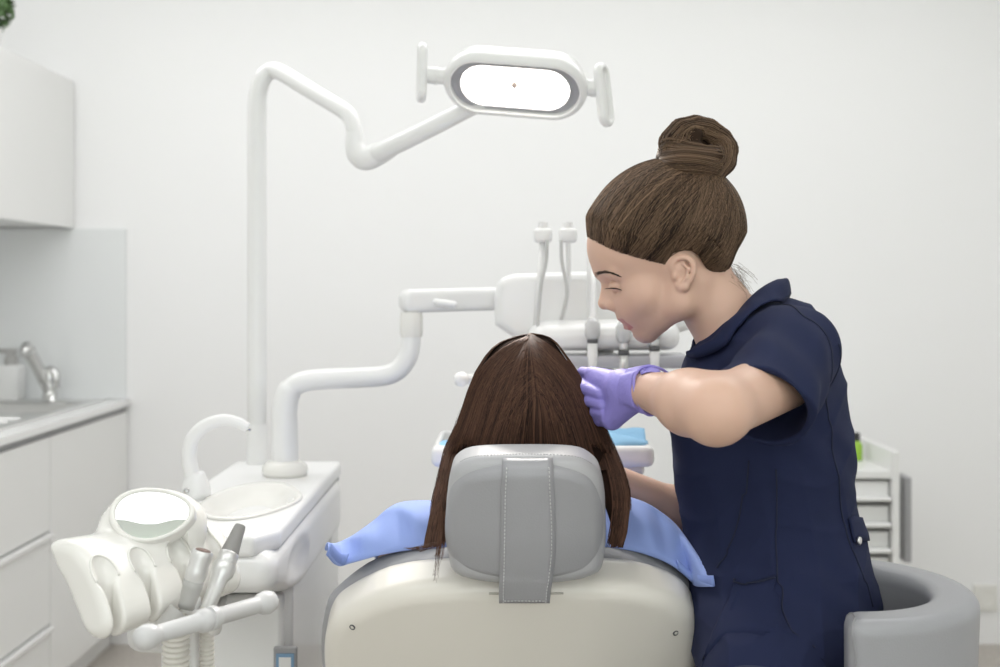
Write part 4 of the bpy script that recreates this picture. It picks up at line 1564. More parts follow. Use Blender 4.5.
def f_body(P):
    q = to_q(P)
    near = q[:, 1] < 420
    d = np.full(len(P), 1.0)
    if near.any():
        d[near] = head_sdf(q[near]) * S0
    far = ~near
    d[far] = np.maximum((q[far, 1] - 345) * S0, .05)
    d = smin(d, smin(cap(P, NK0, NK1, .052, .0505), cap(P, NK1, NK2, .0505, .062), .02), .022)
    # the muscle at the side of the neck
    d = smin(d, cap(P, from_q([(694, 284, 30)])[0], from_q([(716, 352, 10)])[0], .014, .014), .02)
    d = smin(d, f_torso(P, -.012), .03)
    for s, e, w, k in ((SHN, ELN, WRN, 1), (SHF, ELF, WRF, 0)):
        a = cap(P, s, e, .047, .0395)
        m = e + (w - e) * .33 + np.array([0, 0, .001])
        b = cap(P, e, m, .0380, .0390)
        b = smin(b, cap(P, m, w, .0390, .0255), .03)
        a = smin(a, b, .03)
        d = smin(d, a, .03)
    d = smin(d, f_hand(P, -.0013), .014)
    d = smin(d, f_hand_far(P, -.0013), .014)
    for h, k, ft in ((HIPN, KNEEN, FTN), (HIPF, KNEEF, FTF)):
        d = smin(d, cap(P, h, k, .070, .055), .03)
        d = smin(d, cap(P, k, ft, .053, .036), .02)
        d = smin(d, cap(P, ft - np.array([0, 0, .04]), ft + np.array([-.13, .0, -.055]), .035, .026), .02)
    return d


pd = thing('person', 'person with a high hair bun, navy tunic and purple gloves leaning over the chair', 'person', (.44, 1.88, 0))
FCW = from_q([(622, 305, 12)])[0]                  # the mesh is finest round the face


def unwarp(p):
    q = p - FCW
    r = np.maximum(np.linalg.norm(q, axis=1, keepdims=True), 1e-9)
    return FCW + q * (r - .15 * (1 - np.exp(-r / .2))) / r


bv, bf = surface(lambda p: f_body(unwarp(p)), (-.25, 1.23, -.17), (.81, 2.67, 1.65), .0034, coarse=4, steps=2)
bv = unwarp(bv)
fc = bv[bf].mean(1)
ql = to_q(fc)
lipf = np.zeros(len(bf), int)
nearl = (np.abs(ql[:, 0] - 632) < 20) & (np.abs(ql[:, 1] - 324) < 14)
lipf[nearl] = (lip_mask(ql[nearl]) < 0).astype(int)
obj('body', (bv, bf), 'skin', pd, mats=['skin', 'lip'], face_mat=lipf)

# teeth just showing between the lips
v = []
for w_ in np.linspace(-9, 9, 15):
    u_ = 627.2 + .055 * w_ * w_
    v.append([from_q([(u_, 321.0, w_)])[0], from_q([(u_ - .5, 323.0, w_)])[0], from_q([(u_, 324.4, w_)])[0], from_q([(u_ + 4, 324.4, w_)])[0]])
obj('teeth', sheet(np.array(v), .0006), 'teeth', pd)

# eyebrows and lashes
def f_headq(Q):
    return head_sdf(Q)


def side_w(fq, uv, sgn, top=70.0):
    """How far out the surface is at each (u, v), seen from that side."""
    uv = np.asarray(uv, float).reshape(-1, 2)
    w = np.full(len(uv), top)
    for _ in range(60):
        w = np.maximum(w - np.maximum(fq(np.stack([uv[:, 0], uv[:, 1], sgn * w], 1)), 0) * .8, 0)
    return w


br, la = [], []
for sgn in (1, -1):
    for k in range(120):
        t_ = rng.random()
        c = np.array([597.0 + 22.5 * t_, 273.6 + 3.0 * t_ - 2.6 * math.sin(math.pi * t_) + rng.normal() * (.85 - .65 * t_)])
        L = 4.6
        dr = np.array([1.0, -.16 + .42 * t_])
        uv = np.array([c + dr * L * s for s in np.linspace(-.5, .5, 6)])
        w = side_w(head_sdf, uv, sgn)
        br.append(from_q(np.stack([uv[:, 0], uv[:, 1], sgn * (w + .5)], 1)))
    for k in range(90):
        t_ = k / 89
        c = np.array([607.6 + 13.5 * t_, 288.6 + 1.0 * t_ - 1.3 * math.sin(math.pi * t_)])
        w = side_w(head_sdf, [c], sgn)[0]
        c3 = np.array([c[0], c[1], sgn * (w + .3)])
        dr = np.array([-.8 + 1.0 * t_, .35 + .1 * t_, sgn * (.15 + .5 * t_)]); dr /= np.linalg.norm(dr)
        L = 2.4 + rng.random() * 1.4
        la.append(from_q(np.array([c3 + dr * L * s + np.array([0, -1.2, 0]) * s * s for s in np.linspace(0, 1, 6)])))
for part in (br[:120], br[120:]):
    v, f, _ = strands(part, .00030)
    obj('eyebrow', (v, f), 'brow_hair', pd)
for part in (la[:90], la[90:]):
    v, f, _ = strands(part, .00032)
    obj('eyelashes', (v, f), 'brow_hair', pd)

# ---- hair
hairline = np.array([(560, 238), (584, 237), (592, 243), (604, 250.5), (618, 256.5), (638, 262), (656, 266), (664, 268), (667, 258), (674, 253), (686, 252.5), (694, 258), (699, 266), (705, 273), (713, 280), (723, 284), (731, 280), (736, 270), (740, 256), (775, 250), (775, 100), (560, 100)], float)
BUNQ = np.array([692, 188, 0.0])


def hair_q(Q):
    pd_ = poly2(Q[:, 0], Q[:, 1], hairline)
    th = np.clip(-(pd_ + 4) * .42, -4, 7.5)
    cF, cU = np.array([-.88, .47, 0]), np.array([-.47, -.88, 0])
    M_ = np.array([cF, cU, [0, 0, 1]])
    a = ell(Q, (664, 232, 0), (73, 64, 50), M_)
    a = smin(a, ell(Q, (627, 248, 0), (38.5, 40, 42)), 14)
    a = smin(a, ell(Q, (697, 240, 0), (31, 42, 42)), 22)
    a = smin(a, ell(Q, (642, 272, 0), (29, 30, 33)), 16)
    a = smin(a, cap(np.stack([Q[:, 0], Q[:, 1], np.abs(Q[:, 2])], 1), (680, 303, 31), (678, 262, 37), 12, 11), 14)
    a = a - th
    return smax(a, pd_ + 1.5, 3)


BARC = [(668, 158, 8), (671, 143, 10), (681, 132, 8), (695, 128.5, 2), (708, 131, -4), (720, 140, -6), (725, 150, 0), (722, 163, 8), (712, 174, 14)]


def bun_q(Q):
    d = ell(Q, (689, 167, 0), (32, 25, 40))
    for p0, p1 in zip(BARC[:-1], BARC[1:]):
        d = smin(d, cap(Q, p0, p1, 10.5, 10.0), 5)
    d = smin(d, cap(Q, (674, 146, 14), (692, 138, 12), 10), 4)
    d = smin(d, cap(Q, (686, 158, 16), (706, 160, 14), 16, 14), 6)
    d = smax(d, -cap(Q, (706, 143, 44), (704, 143, 2), 4.2, 2.0), 6)
    return d


def hb_q(Q):
    return smin(hair_q(Q), bun_q(Q), 4)


def surf_q(fq, lo, hi, h):
    return surface(fq, lo, hi, h)


hv, hf = surface(hb_q, (560, 105, -70), (760, 300, 70), 1.7, coarse=3, steps=2)


def seg_hairline(n):
    out = []
    P_ = hairline[1:17]
    s = np.concatenate([[0], np.cumsum(np.linalg.norm(np.diff(P_, axis=0), axis=1))])
    a = rng.random(n) * s[-1]
    return np.stack([np.interp(a, s, P_[:, 0]), np.interp(a, s, P_[:, 1])], 1), a / s[-1]


NS, M_ = 4200, 20
root, apar = seg_hairline(NS)
root = root + rng.normal(size=(NS, 2)) * np.array([1.2, 2.3]) + np.array([0, .6])
sg = np.where(rng.random(NS) < .84, 1.0, -1.0)
w0 = np.where(sg > 0, side_w(hair_q, root, 1), side_w(hair_q, root, -1)) * sg
w0 = np.where(np.abs(w0) < 3, side_w(head_sdf, root, 1) * sg, w0)
R0 = np.stack([root[:, 0], root[:, 1], w0], 1)
# hair at the middle of the forehead and of the nape
nr = 900
rim = np.where(rng.random(nr)[:, None] < .6, np.stack([586 + rng.random(nr) * 5, 238 + rng.random(nr) * 4, rng.uniform(-34, 34, nr)], 1),
               np.stack([724 + rng.normal(size=nr) * 2, 278 + rng.random(nr) * 4, rng.uniform(-34, 34, nr)], 1))
R0 = np.concatenate([R0, rim])
apar = np.concatenate([apar, rng.random(nr)])
NS = len(R0)
ctr, sc3 = np.array([664, 232, 0.0]), np.array([76.0, 70, 54])
d0 = (R0 - ctr) / sc3
d0 /= np.linalg.norm(d0, axis=1, keepdims=True)
end = BUNQ[None] + rng.normal(size=(NS, 3)) * np.array([9, 3, 9]) - ctr
d1 = end / sc3
d1 /= np.linalg.norm(d1, axis=1, keepdims=True)
late = np.where(rng.random(NS) < .4, rng.random(NS) * .7, 0)[:, None]
tt = late + (1 - late) * np.linspace(0, 1, M_)[None]
om = np.arccos(np.clip((d0 * d1).sum(1), -1, 1))[:, None]
A_ = np.sin((1 - tt) * om) / np.sin(om); B_ = np.sin(tt * om) / np.sin(om)
D_ = A_[..., None] * d0[:, None] + B_[..., None] * d1[:, None]
Q = ctr + D_ * sc3
wav = rng.normal(size=(NS, 1, 3)) * .45 * np.sin(tt * 6 + rng.random((NS, 1)) * 6)[..., None]
Q = Q + wav
off = (rng.random(NS) ** 1.5 * 1.1 - .1)[:, None].repeat(M_, 1).reshape(-1)
Qf = project(hair_q, Q, off, 9, .4, 8)
keep = (poly2(Qf[..., 0].ravel(), Qf[..., 1].ravel(), hairline).reshape(NS, M_) < 4.5).all(1) & (np.linalg.norm(np.diff(Qf, axis=1), axis=2).max(1) < 16)
Qf, apar = Qf[keep], apar[keep]
NS = len(Qf)
# bun hairs: wound round the coil
bp = []
nb = 900
arcs = smooth_path(BARC + [(698, 178, 20), (682, 178, 24), (668, 168, 20)], 6)
an0 = rng.random(nb) * 2 * math.pi
for k in range(nb):
    m = 20
    L = rng.uniform(.35, .7); a = rng.random() * (1 - L)
    ii = np.linspace(a, a + L, m) * (len(arcs) - 1)
    c = np.stack([np.interp(ii, np.arange(len(arcs)), arcs[:, j]) for j in range(3)], 1)
    tg_ = np.gradient(c, axis=0); tg_ /= np.linalg.norm(tg_, axis=1, keepdims=True)
    uu = np.cross(tg_, np.array([0, 0, 1.0])); uu /= np.linalg.norm(uu, axis=1, keepdims=True)
    ww = np.cross(tg_, uu)
    ph = an0[k] + np.linspace(0, 1.0, m)
    bp.append(c + 11.5 * (np.cos(ph)[:, None] * uu + np.sin(ph)[:, None] * ww))
# the lower dome: hairs run across it
for k in range(700):
    m = 20
    h = rng.uniform(-1, 1)
    x = np.linspace(-1, 1, m)
    y0_ = 167 + 21 * h
    bp.append(np.stack([689 + 33 * x, y0_ - 12 * (1 - h) * .5 * (1 - x * x) * .6 + 7 * (1 - x * x) * h + 3 * x, np.full(m, 44.0) * np.sqrt(np.maximum(1 - x * x, .02)) * (1 if k % 6 else -1)], 1))
bp = np.array(bp)
offb = (rng.random(len(bp)) ** 1.5 * 1.5 - .1)[:, None].repeat(20, 1).reshape(-1)
bp = project(bun_q, bp, offb, 9, .4, 8)
# loose short hairs at nape and temple
lo_ = []
for k in range(70):
    b = np.array([rng.uniform(722, 738), rng.uniform(262, 284), rng.uniform(-22, 26)])
    d_ = np.array([rng.uniform(.3, 1), rng.uniform(.1, .9), rng.normal() * .3])
    L = rng.uniform(8, 24)
    lo_.append([b + d_ * L * s + np.array([rng.normal() * .4, 6 * s * s, 0]) for s in np.linspace(0, 1, 20)])
for k in range(7):
    b = np.array([rng.uniform(640, 672), 168.0, rng.uniform(-10, 14)])
    lo_.append([b + np.array([22 * s, -11 * math.sin(2.6 * s) * rng.uniform(.4, 1.2), 0]) for s in np.linspace(0, 1, 20)])
lo_ = np.array(lo_)
allp = np.concatenate([Qf, bp, lo_])
shp = allp.shape
W = from_q(allp.reshape(-1, 3)).reshape(shp)
patch = .26 * np.sin(apar * 95) + .20 * np.sin(apar * 41 + 1) + .10 * np.sin(apar * 210)
val = np.concatenate([np.clip(.36 + patch + rng.normal(size=NS) * .10, 0, 1), np.clip(.34 + .2 * np.sin(np.arange(len(bp)) * .9) + rng.normal(size=len(bp)) * .14, 0, 1), np.full(len(lo_), .45)])
rad = np.concatenate([np.full(NS, .00062), np.full(len(bp), .00070), np.full(len(lo_), .00022)])
sv, sf, sa2 = strands(W, rad, val, .8)
hw = from_q(hv)
geo, at_ = merge_np([(hw, hf[:, ::1], .16), (sv, sf, sa2)])
hair_o = obj('hair', geo, 'hair_brown', pd, attr=at_, mats=['hair_brown', 'hair_brown_base'], face_mat=(np.arange(len(geo[1])) < len(hf)).astype(int))

# ---- gloves
def f_cuff(P):
    a = WRN + (KN[1] - WRN) * .12
    b = WRN - (KN[1] - WRN) * .20
    ab = b - a
    t_ = np.clip(((P - a) @ ab) / ab.dot(ab), -.2, 1)
    rr_ = np.linalg.norm(P - a - t_[:, None] * ab, axis=1)
    ang = (P - a) @ frame_of(ab)[0]
    R_ = .0285 + .0055 * np.clip(t_, 0, 1) + .0012 * np.sin(ang * 420)
    ax = (P - a) @ (ab / np.linalg.norm(ab))
    d = np.maximum(np.abs(rr_ - R_) - .0016, np.abs(ax - .012) - .0155) - .001
    return d * .8


gl = obj('glove', surface(lambda P: smin(smax(f_hand(P, .0012), ((P - WRN) @ ((WRN - KN[1]) / np.linalg.norm(WRN - KN[1]))) - .010, .003), f_cuff(P), .004),
                          (.02, 1.66, 1.00), (.30, 1.95, 1.25), .0022, coarse=3, steps=2), 'nitrile', pd)
a = WRN - (KN[1] - WRN) * .20
rg = frame_of(WRN - KN[1])
cuff_pts = []
for k in range(49):
    an = 2 * math.pi * k / 48
    fl = .0345 + .0022 * math.sin(3 * an + 1)
    cuff_pts.append(a + fl * (math.cos(an) * rg[0] + math.sin(an) * rg[1]) + rg[2] * .003 * math.sin(2 * an))
obj('rolled_rim', tube(cuff_pts, .0022, 8, caps=False), 'nitrile', gl)
# the lifted flap at the top of the cuff
fl = []
c0 = at(640, 371, 1.715)
for i in range(7):
    fl.append([c0 + np.array([.0, -.014 + .006 * j, 0]) + (at(660, 371 + 1.5 * math.sin(j), 1.70) - c0) * (i / 6) + np.array([0, 0, .004 * math.sin(i * .5) - .0015 * abs(j - 3)]) for j in range(7)])
obj('cuff_flap', sheet(np.array(fl), .0014), 'nitrile', gl)
obj('glove', surface(lambda P: smax(f_hand_far(P, .0012), (P - WRF)[:, 0] - .012, .003), WRF - .22, WRF + .08, .004), 'nitrile', pd)

# ---- tunic
SA, SB = at(796, 350, 1.765), at(761, 408, 1.640)
sx_ = (SB - SA) / np.linalg.norm(SB - SA)
FA, FB = at(744, 350, 2.06), at(722, 445, 2.11)
fx_ = (FB - FA) / np.linalg.norm(FB - FA)
su, sw, _ = frame_of(sx_)
hemA = at(796, 455, 1.665) - at(727, 364, 1.615)
hemN = np.cross(hemA, np.cross(sx_, hemA)); hemN /= np.linalg.norm(hemN)
hemN = hemN if hemN.dot(sx_) > 0 else -hemN


def folds(P):
    a = P[:, 0] * 62 + P[:, 2] * 40 + 2.4 * np.sin(P[:, 2] * 26 + P[:, 1] * 17)
    b = P[:, 0] * 30 - P[:, 2] * 85 + 2.0 * np.sin(P[:, 0] * 31 + P[:, 2] * 9)
    c = P[:, 0] * 95 + 18 * P[:, 2] + 2.5 * np.sin(P[:, 2] * 12)
    low = np.clip((1.02 - P[:, 2]) / .25, 0, 1)
    up = np.clip((P[:, 2] - 1.0) / .12, 0, 1)
    s = lambda x: (1 - np.abs(np.sin(x * .5))) ** 2 - .3
    return .0014 * np.sin(a) - .0042 * s(b) * (.4 + .6 * up) - .0034 * s(c) * low


def f_sleeve(P, g):
    an = np.arctan2((P - SA) @ sw, (P - SA) @ su)
    t_ = (P - SA) @ sx_
    d = cap(P, SA, SB + sx_ * .10, .063 + g, .0765 + g)
    return d + .0026 * np.sin(an * 5 + t_ * 30) * np.clip(t_ / .05, 0, 1) + .002 * np.sin(an * 2 + t_ * 75)


def f_tunic(P):
    d = f_torso(P, .006)
    # the skirt of the tunic lies over the hips and the thighs
    d = smin(d, cap(P, at(792, 560, 1.895), at(800, 690, 1.90), .105, .125), .06)
    d = smin(d, cap(P, HIPN + np.array([0, 0, .01]), HIPN + (KNEEN - HIPN) * .40 + np.array([0, 0, .004]), .104, .092), .11)
    d = smin(d, cap(P, HIPF + np.array([0, 0, .01]), HIPF + (KNEEF - HIPF) * .45, .098, .088), .05)
    d = d + folds(P)
    hem = smax(f_sleeve(P, 0), (P - SB) @ hemN, .003)
    d = smin(d, hem, .028)
    d = smin(d, smax(cap(P, FA, FB + fx_ * .05, .064, .068), (P - FB) @ fx_, .003), .028)
    cav = cap(P, SB - sx_ * .055, SB + sx_ * .12, .057, .0725)
    d = smax(d, -cav, .004)
    d = smax(d, -cap(P, FB - fx_ * .05, FB + fx_ * .09, .052, .062), .004)
    d = smax(d, .60 - P[:, 2], .004)
    # open V at the throat
    d = smax(d, -cap(P, at(716, 318, 1.90), at(700, 356, 1.90), .050, .020), .006)
    d = smax(d, -cap(P, at(722, 322, 1.90), at(742, 300, 1.90), .052, .056), .006)
    return d


tu = obj('tunic', surface(f_tunic, (.14, 1.52, .58), (.68, 2.25, 1.30), .0033, coarse=4, steps=2), 'navy_cotton', pd)


def on_tunic(pts, off=.0006, n=8):
    return project(f_tunic, smooth_path(pts, n), off, 8)


# collar: from the nape down to the opening at the throat, on both sides
def collar(side):
    s = 1 if side > 0 else -1
    inner = [at(784, 279, 1.90 - .00 * s), at(775, 280, 1.90 - .034 * s), at(758, 290, 1.90 - .060 * s), at(741, 307, 1.90 - .068 * s), at(727, 328, 1.90 - .064 * s), at(715, 347, 1.90 - .050 * s), at(704, 368, 1.90 - .028 * s)]
    outer = [at(792, 292, 1.90 - .0 * s), at(787, 301, 1.90 - .050 * s), at(772, 314, 1.90 - .100 * s), at(757, 330, 1.90 - .118 * s), at(743, 345, 1.90 - .112 * s), at(730, 358, 1.90 - .090 * s), at(706, 374, 1.90 - .034 * s)]
    mid_ = [(np.array(i) + np.array(o)) / 2 + np.array([0, -.006 * s, .0085]) for i, o in zip(inner, outer)]
    I, O, Mm = smooth_path(inner, 6), smooth_path(outer, 6), smooth_path(mid_, 6)
    O2 = project(f_tunic, O, .0065, 8)
    O = np.where((f_tunic(O) < .1)[:, None], O2, O)
    M2 = project(f_tunic, Mm, .012, 8)
    Mm = np.where((f_tunic(Mm) < .012)[:, None], M2, Mm)
    rows = []
    for k in range(9):
        a = k / 8
        rows.append((1 - a) ** 2 * I + 2 * a * (1 - a) * (2 * Mm - (I + O) / 2) + a * a * O)
    return sheet(np.array(rows), .0042 * s)


cn = obj('collar', collar(1), 'navy_cotton', tu)
cf = obj('collar', collar(-1), 'navy_cotton', tu)
for nm, pts in (('shoulder_seam', [at(783, 299, 1.80), at(802, 310, 1.73), at(816, 328, 1.72), at(820, 352, 1.72), at(816, 385, 1.71), at(806, 420, 1.71)]),
                ('side_seam', [at(832, 345, 1.74), at(842, 390, 1.75), at(843, 450, 1.76), at(842, 505, 1.78), at(843, 545, 1.78), at(850, 580, 1.78), at(862, 608, 1.78)]),
                ('front_seam', [at(777, 470, 1.73), at(778, 520, 1.73), at(777, 570, 1.72), at(776, 620, 1.71), at(775, 667, 1.70)]),
                ('dart_seam', [at(748, 462, 1.74), at(742, 500, 1.74), at(728, 540, 1.75), at(712, 566, 1.76)])):
    obj(nm, tube(on_tunic(pts), .0011, 6), 'navy_thread', tu)
# pocket on the hip: a patch that follows the cloth
rows = []
for j in range(13):
    a = j / 12
    l = (714 - 16 * a, 564 + 130 * a); r = (774 + 0 * a, 572 + 122 * a)
    row = []
    for k in range(11):
        b = k / 10
        row.append(at(l[0] + (r[0] - l[0]) * b, l[1] + (r[1] - l[1]) * b + 4 * math.sin(math.pi * b) * (1 - a), 1.70))
    rows.append(row)
P_ = project(f_tunic, np.array(rows), .0012, 12)
pk = obj('pocket', sheet(P_, .0026), 'navy_cotton', tu)
if True:
    n_chk = np.cross(np.gradient(P_, axis=0), np.gradient(P_, axis=1))[6, 5]
    if n_chk[1] > 0:
        pk.data.flip_normals()
obj('pocket_hem', tube(project(f_tunic, smooth_path([at(714, 566, 1.7), at(735, 573, 1.7), at(755, 575, 1.7), at(774, 575, 1.7)], 6), .0042, 8), .0012, 6), 'navy_thread', pk)
# half belt at the back with its button
bt0 = on_tunic([at(843.5, 532, 1.79), at(846, 532, 1.81), at(850, 534, 1.85), at(852, 534, 1.90)], .003, 5)
rows = [bt0 + np.array([0, 0, z]) for z in (-.019, -.008, .008, .019)]
rows = project(f_tunic, np.array(rows), .004, 6)
obj('half_belt', sheet(rows, .0035), 'navy_cotton', tu)
bb = project(f_tunic, [at(846.5, 545, 1.795)], .006, 6)[0]
obj('button', lathe(bb, (.75, -.66, 0), [(.006, 0), (.006, .003), (.0035, .0035)], 14), 'steel', tu)

# ---- trousers and shoes (below the tunic)
def f_trou(P):
    d = smin(cap(P, HIPN, KNEEN, .094, .069), cap(P, KNEEN, FTN, .066, .056), .02)
    e = smin(cap(P, HIPF, KNEEF, .094, .069), cap(P, KNEEF, FTF, .066, .056), .02)
    d = smin(d, e, .05)
    d = smax(d, P[:, 2] - .74, .01)
    return smax(d, .085 - P[:, 2], .004)


obj('trousers', surface(f_trou, (.15, 1.38, .05), (.62, 2.48, .80), .006), 'trouser_navy', pd)
for ft in (FTN, FTF):
    obj('shoe', surface(lambda P, ft=ft: smax(smin(cap(P, ft - np.array([0, 0, .042]), ft + np.array([-.14, 0, -.052]), .042, .034), cap(P, ft + np.array([.02, 0, -.05]), ft + np.array([-.05, 0, -.05]), .038, .036), .02), .003 - P[:, 2], .002),
                        ft - np.array([.22, .08, .10]), ft + np.array([.10, .08, .06]), .005), 'plastic_white', pd)

# ---------------------------------------------------------------- the patient
PH = at(531, 409, 1.888)                            # middle of the skull
PA = R(28)
PU = np.array([0, -math.sin(PA), math.cos(PA)]); PF = np.array([0, math.cos(PA), math.sin(PA)]); PS = np.array([1.0, 0, 0])
cF, cU = np.array([-.88, .47, 0]), np.array([-.47, -.88, 0])
pp_ = thing('person', 'person with long straight brown hair lying in the dental chair', 'person', (.02, 2.1, 0))
PNECK = PH - PU * .10 - PF * .01


def pat_q(P):
    q = P - PH
    a, b, c = q @ PF, q @ PU, q @ PS
    k = 1 / .00138
    return np.array([664, 232, 0]) + (a[:, None] * cF + b[:, None] * cU) * k + np.stack([0 * c, 0 * c, c], 1) * k


PC = np.array([.025, 1.94, .800])                  # chest


def f_pat(P):
    d = head_sdf(pat_q(P)) * .00138
    d = smin(d, cap(P, PNECK, PC + np.array([0, -.02, .075]), .050, .055), .03)
    d = smin(d, cap(P, PC + np.array([-.135, -.03, .055]), PC + np.array([.135, -.03, .055]), .052), .05)
    d = smin(d, ell(P, PC + np.array([0, .05, -.03]), (.155, .10, .15), Matrix.Rotation(R(32), 3, 'X')), .05)
    d = smin(d, cap(P, PC + np.array([0, .05, -.06]), (.015, 2.14, .665), .10, .105), .06)
    for s in (-1, 1):
        d = smin(d, cap(P, (.015 + s * .085, 2.17, .655), (.015 + s * .09, 2.56, .625), .080, .056), .04)
        d = smin(d, cap(P, (.015 + s * .09, 2.56, .625), (.015 + s * .07, 3.02, .575), .054, .036), .03)
        d = smin(d, cap(P, (.015 + s * .07, 3.04, .57), (.015 + s * .085, 3.10, .70), .034, .026), .02)
        sh = PC + np.array([s * .165, -.03, .045]); el_ = np.array([.02 + s * .215, 2.10, .74]); wr_ = np.array([.02 + s * .09, 2.27, .80])
        d = smin(d, cap(P, sh, el_, .045, .036), .03)
        d = smin(d, cap(P, el_, wr_, .037, .024), .02)
        for k in range(4):
            m = wr_ + np.array([-s * (.035 + .006 * k), .055 - .012 * k, .0])
            d = smin(d, cap(P, wr_, m, .017, .011), .01)
            d = smin(d, cap(P, m, m + np.array([-s * .04, .022 - .006 * k, -.012]), .0092, .0075), .004)
        d = smin(d, cap(P, wr_, wr_ + np.array([-s * .035, .0, .022]) + np.array([0, .045, 0]), .014, .009), .008)
    return d


obj('body', surface(f_pat, (-.32, 1.68, .50), (.36, 3.20, 1.22), .0050, coarse=3), 'skin', pp_)


def f_ptrou(P):
    d = None
    for s in (-1, 1):
        e = smin(cap(P, (.015 + s * .085, 2.15, .66), (.015 + s * .09, 2.56, .628), .092, .066), cap(P, (.015 + s * .09, 2.56, .628), (.015 + s * .07, 2.98, .578), .066, .052), .02)
        d = e if d is None else smin(d, e, .04)
    d = smin(d, cap(P, (.015, 2.1, .68), (.015, 2.16, .66), .115), .05)
    return smax(d, P[:, 1] - 2.99, .004)


obj('trousers', surface(f_ptrou, (-.3, 1.95, .5), (.34, 3.05, .82), .008), 'trouser_patient', pp_)
for s in (-1, 1):
    a = np.array([.015 + s * .07, 3.035, .58])
    obj('shoe', surface(lambda P: smin(cap(P, a + np.array([0, .015, -.02]), a + np.array([s * .015, .07, .15]), .044, .034), ball(P, a, .046), .02), a - .12, a + np.array([.12, .16, .24]), .006), 'plastic_dark', pp_)
print('people body done')

# ---- the patient's hair: a lofted cover with long straight hairs combed from the parting
Ly = [(333.2, 531), (335, 521), (337, 514), (341.5, 501), (348, 492), (356, 485), (372, 475), (392, 467), (420, 458), (449, 446), (470, 440.5), (492, 435), (515, 430), (538, 425), (550, 423)]
Ry = [(333.2, 532), (335, 543), (337.5, 550), (343, 557), (350, 562.5), (366, 574), (382, 584), (404, 594), (430, 606), (453, 616), (473, 624), (490, 628.5), (507, 630), (533, 627), (550, 622)]
Ly, Ry = np.array(Ly), np.array(Ry)
eL = lambda y: np.interp(y, Ly[:, 0], Ly[:, 1])
eR = lambda y: np.interp(y, Ry[:, 0], Ry[:, 1])
yD = np.array([333.2, 337, 343, 350, 360, 375, 395, 420, 450, 480, 520, 552])
nD = np.array([.002, .022, .040, .056, .074, .092, .104, .106, .098, .088, .075, .060])
fD = np.array([.002, .026, .046, .060, .072, .070, .055, .040, .030, .030, .030, .030])
cD = 1.862


def hsurf(px_, py_, side_near=True):
    l, r = eL(py_), eR(py_)
    c, hw_ = (l + r) / 2, np.maximum((r - l) / 2, .5)
    k = np.sqrt(np.maximum(1 - ((px_ - c) / hw_) ** 2, 0))
    return cD - np.interp(py_, yD, nD) * k


ys = np.concatenate([[333.2, 334, 335.2, 337, 339.5, 343], np.arange(348, 552, 8)])
rows = []
for y in ys:
    if y > 478:
        break
    l, r = eL(y) + 1.5 + min(3, (y - 333) * .06), eR(y) - 1.5 - min(3, (y - 333) * .06)
    if r <= l:
        l, r = 531, 532.5
    row = []
    for an in np.linspace(0, 2 * math.pi, 56, endpoint=False):
        px_ = (l + r) / 2 + (r - l) / 2 * math.cos(an)
        d_ = cD - (max(np.interp(y, yD, nD) - .008, .001) if math.sin(an) > 0 else max(np.interp(y, yD, fD) - .008, .001)) * math.sin(an)
        row.append(at(px_, y, d_))
    rows.append(row)
v, f = grid_geo(np.array(rows), True)
vols = [(v, np.array(f), .08)]
EY, ED = np.array([333, 430, 455, 475, 500, 525, 550]), np.array([1.862, 1.862, 1.825, 1.800, 1.765, 1.735, 1.708])
for s in (-1, 1):                                     # the lengths that hang beside the headrest
    rows = []
    for y in np.arange(430, 529, 8):
        o_ = (eL(y) + 4 if s < 0 else eR(y) - 4)
        i_ = 452 if s < 0 else 599
        if y > 500:
            i_ += (y - 500) * (-.10 if s < 0 else .22)
        row = []
        for an in np.linspace(0, 2 * math.pi, 20, endpoint=False):
            row.append(at((o_ + i_) / 2 + (o_ - i_) / 2 * math.cos(an) * (1 - max(0, y - 485) / 60), y, np.interp(y, EY, ED) + .016 + .013 * math.sin(an)))
        rows.append(row)
    v, f = grid_geo(np.array(rows), True)
    vols.append((v, np.array(f), .08))
xp = lambda y: np.interp(y, [333, 345, 365, 400], [531, 530, 533, 537.5])
NP_, MP = 6000, 26
sd = np.where(rng.random(NP_) < .5, -1, 1)[:, None]
z_ = rng.random((NP_, 1))
y0_ = 333.6 + 62 * z_ ** 1.25
e_ = np.clip(1.0 - z_ * .72 + rng.normal(size=(NP_, 1)) * .10, -.07, 1.0)
e_ = np.where(rng.random((NP_, 1)) < .34, np.clip(.86 + .14 * rng.random((NP_, 1)), 0, 1), e_)
y0_ = np.where(e_ > .86, 333.3 + 9 * rng.random((NP_, 1)), y0_)
topm = rng.random((NP_, 1)) < .25
y0_ = np.where(topm, 333.3 + 5 * rng.random((NP_, 1)), y0_)
e_ = np.where(topm, rng.uniform(-.03, 1, (NP_, 1)), e_)
yend = np.where(e_ > .82, 508 + 40 * rng.random((NP_, 1)) ** .6, 470 + 0 * e_)
t_ = np.linspace(0, 1, MP)[None]
yy = y0_ + (yend - y0_) * t_ ** 1.25
rimm = rng.random((NP_, 1)) < .14
e_ = np.where(rimm, 1.0 - .05 * rng.random((NP_, 1)), e_)
y0_ = np.where(rimm, 333.25 + 1.2 * rng.random((NP_, 1)), y0_)
yend = np.where(rimm, 508 + 40 * rng.random((NP_, 1)) ** .6, yend)
yy = y0_ + (yend - y0_) * t_ ** np.where(rimm, 1.9, 1.25)
pw_ = 30 * rimm + 2.3 + 1.2 * rng.random((NP_, 1)) + 6.5 * np.clip((e_ - .45) / .5, 0, 1) ** 1.6
s_ = e_ * (1 - (1 - t_) ** pw_)
wv = rng.normal(size=(NP_, 1)) * .012 * np.sin(t_ * 6 + 6 * rng.random((NP_, 1)))
s_ = np.clip(s_ + wv * t_, -.1, 1.0)
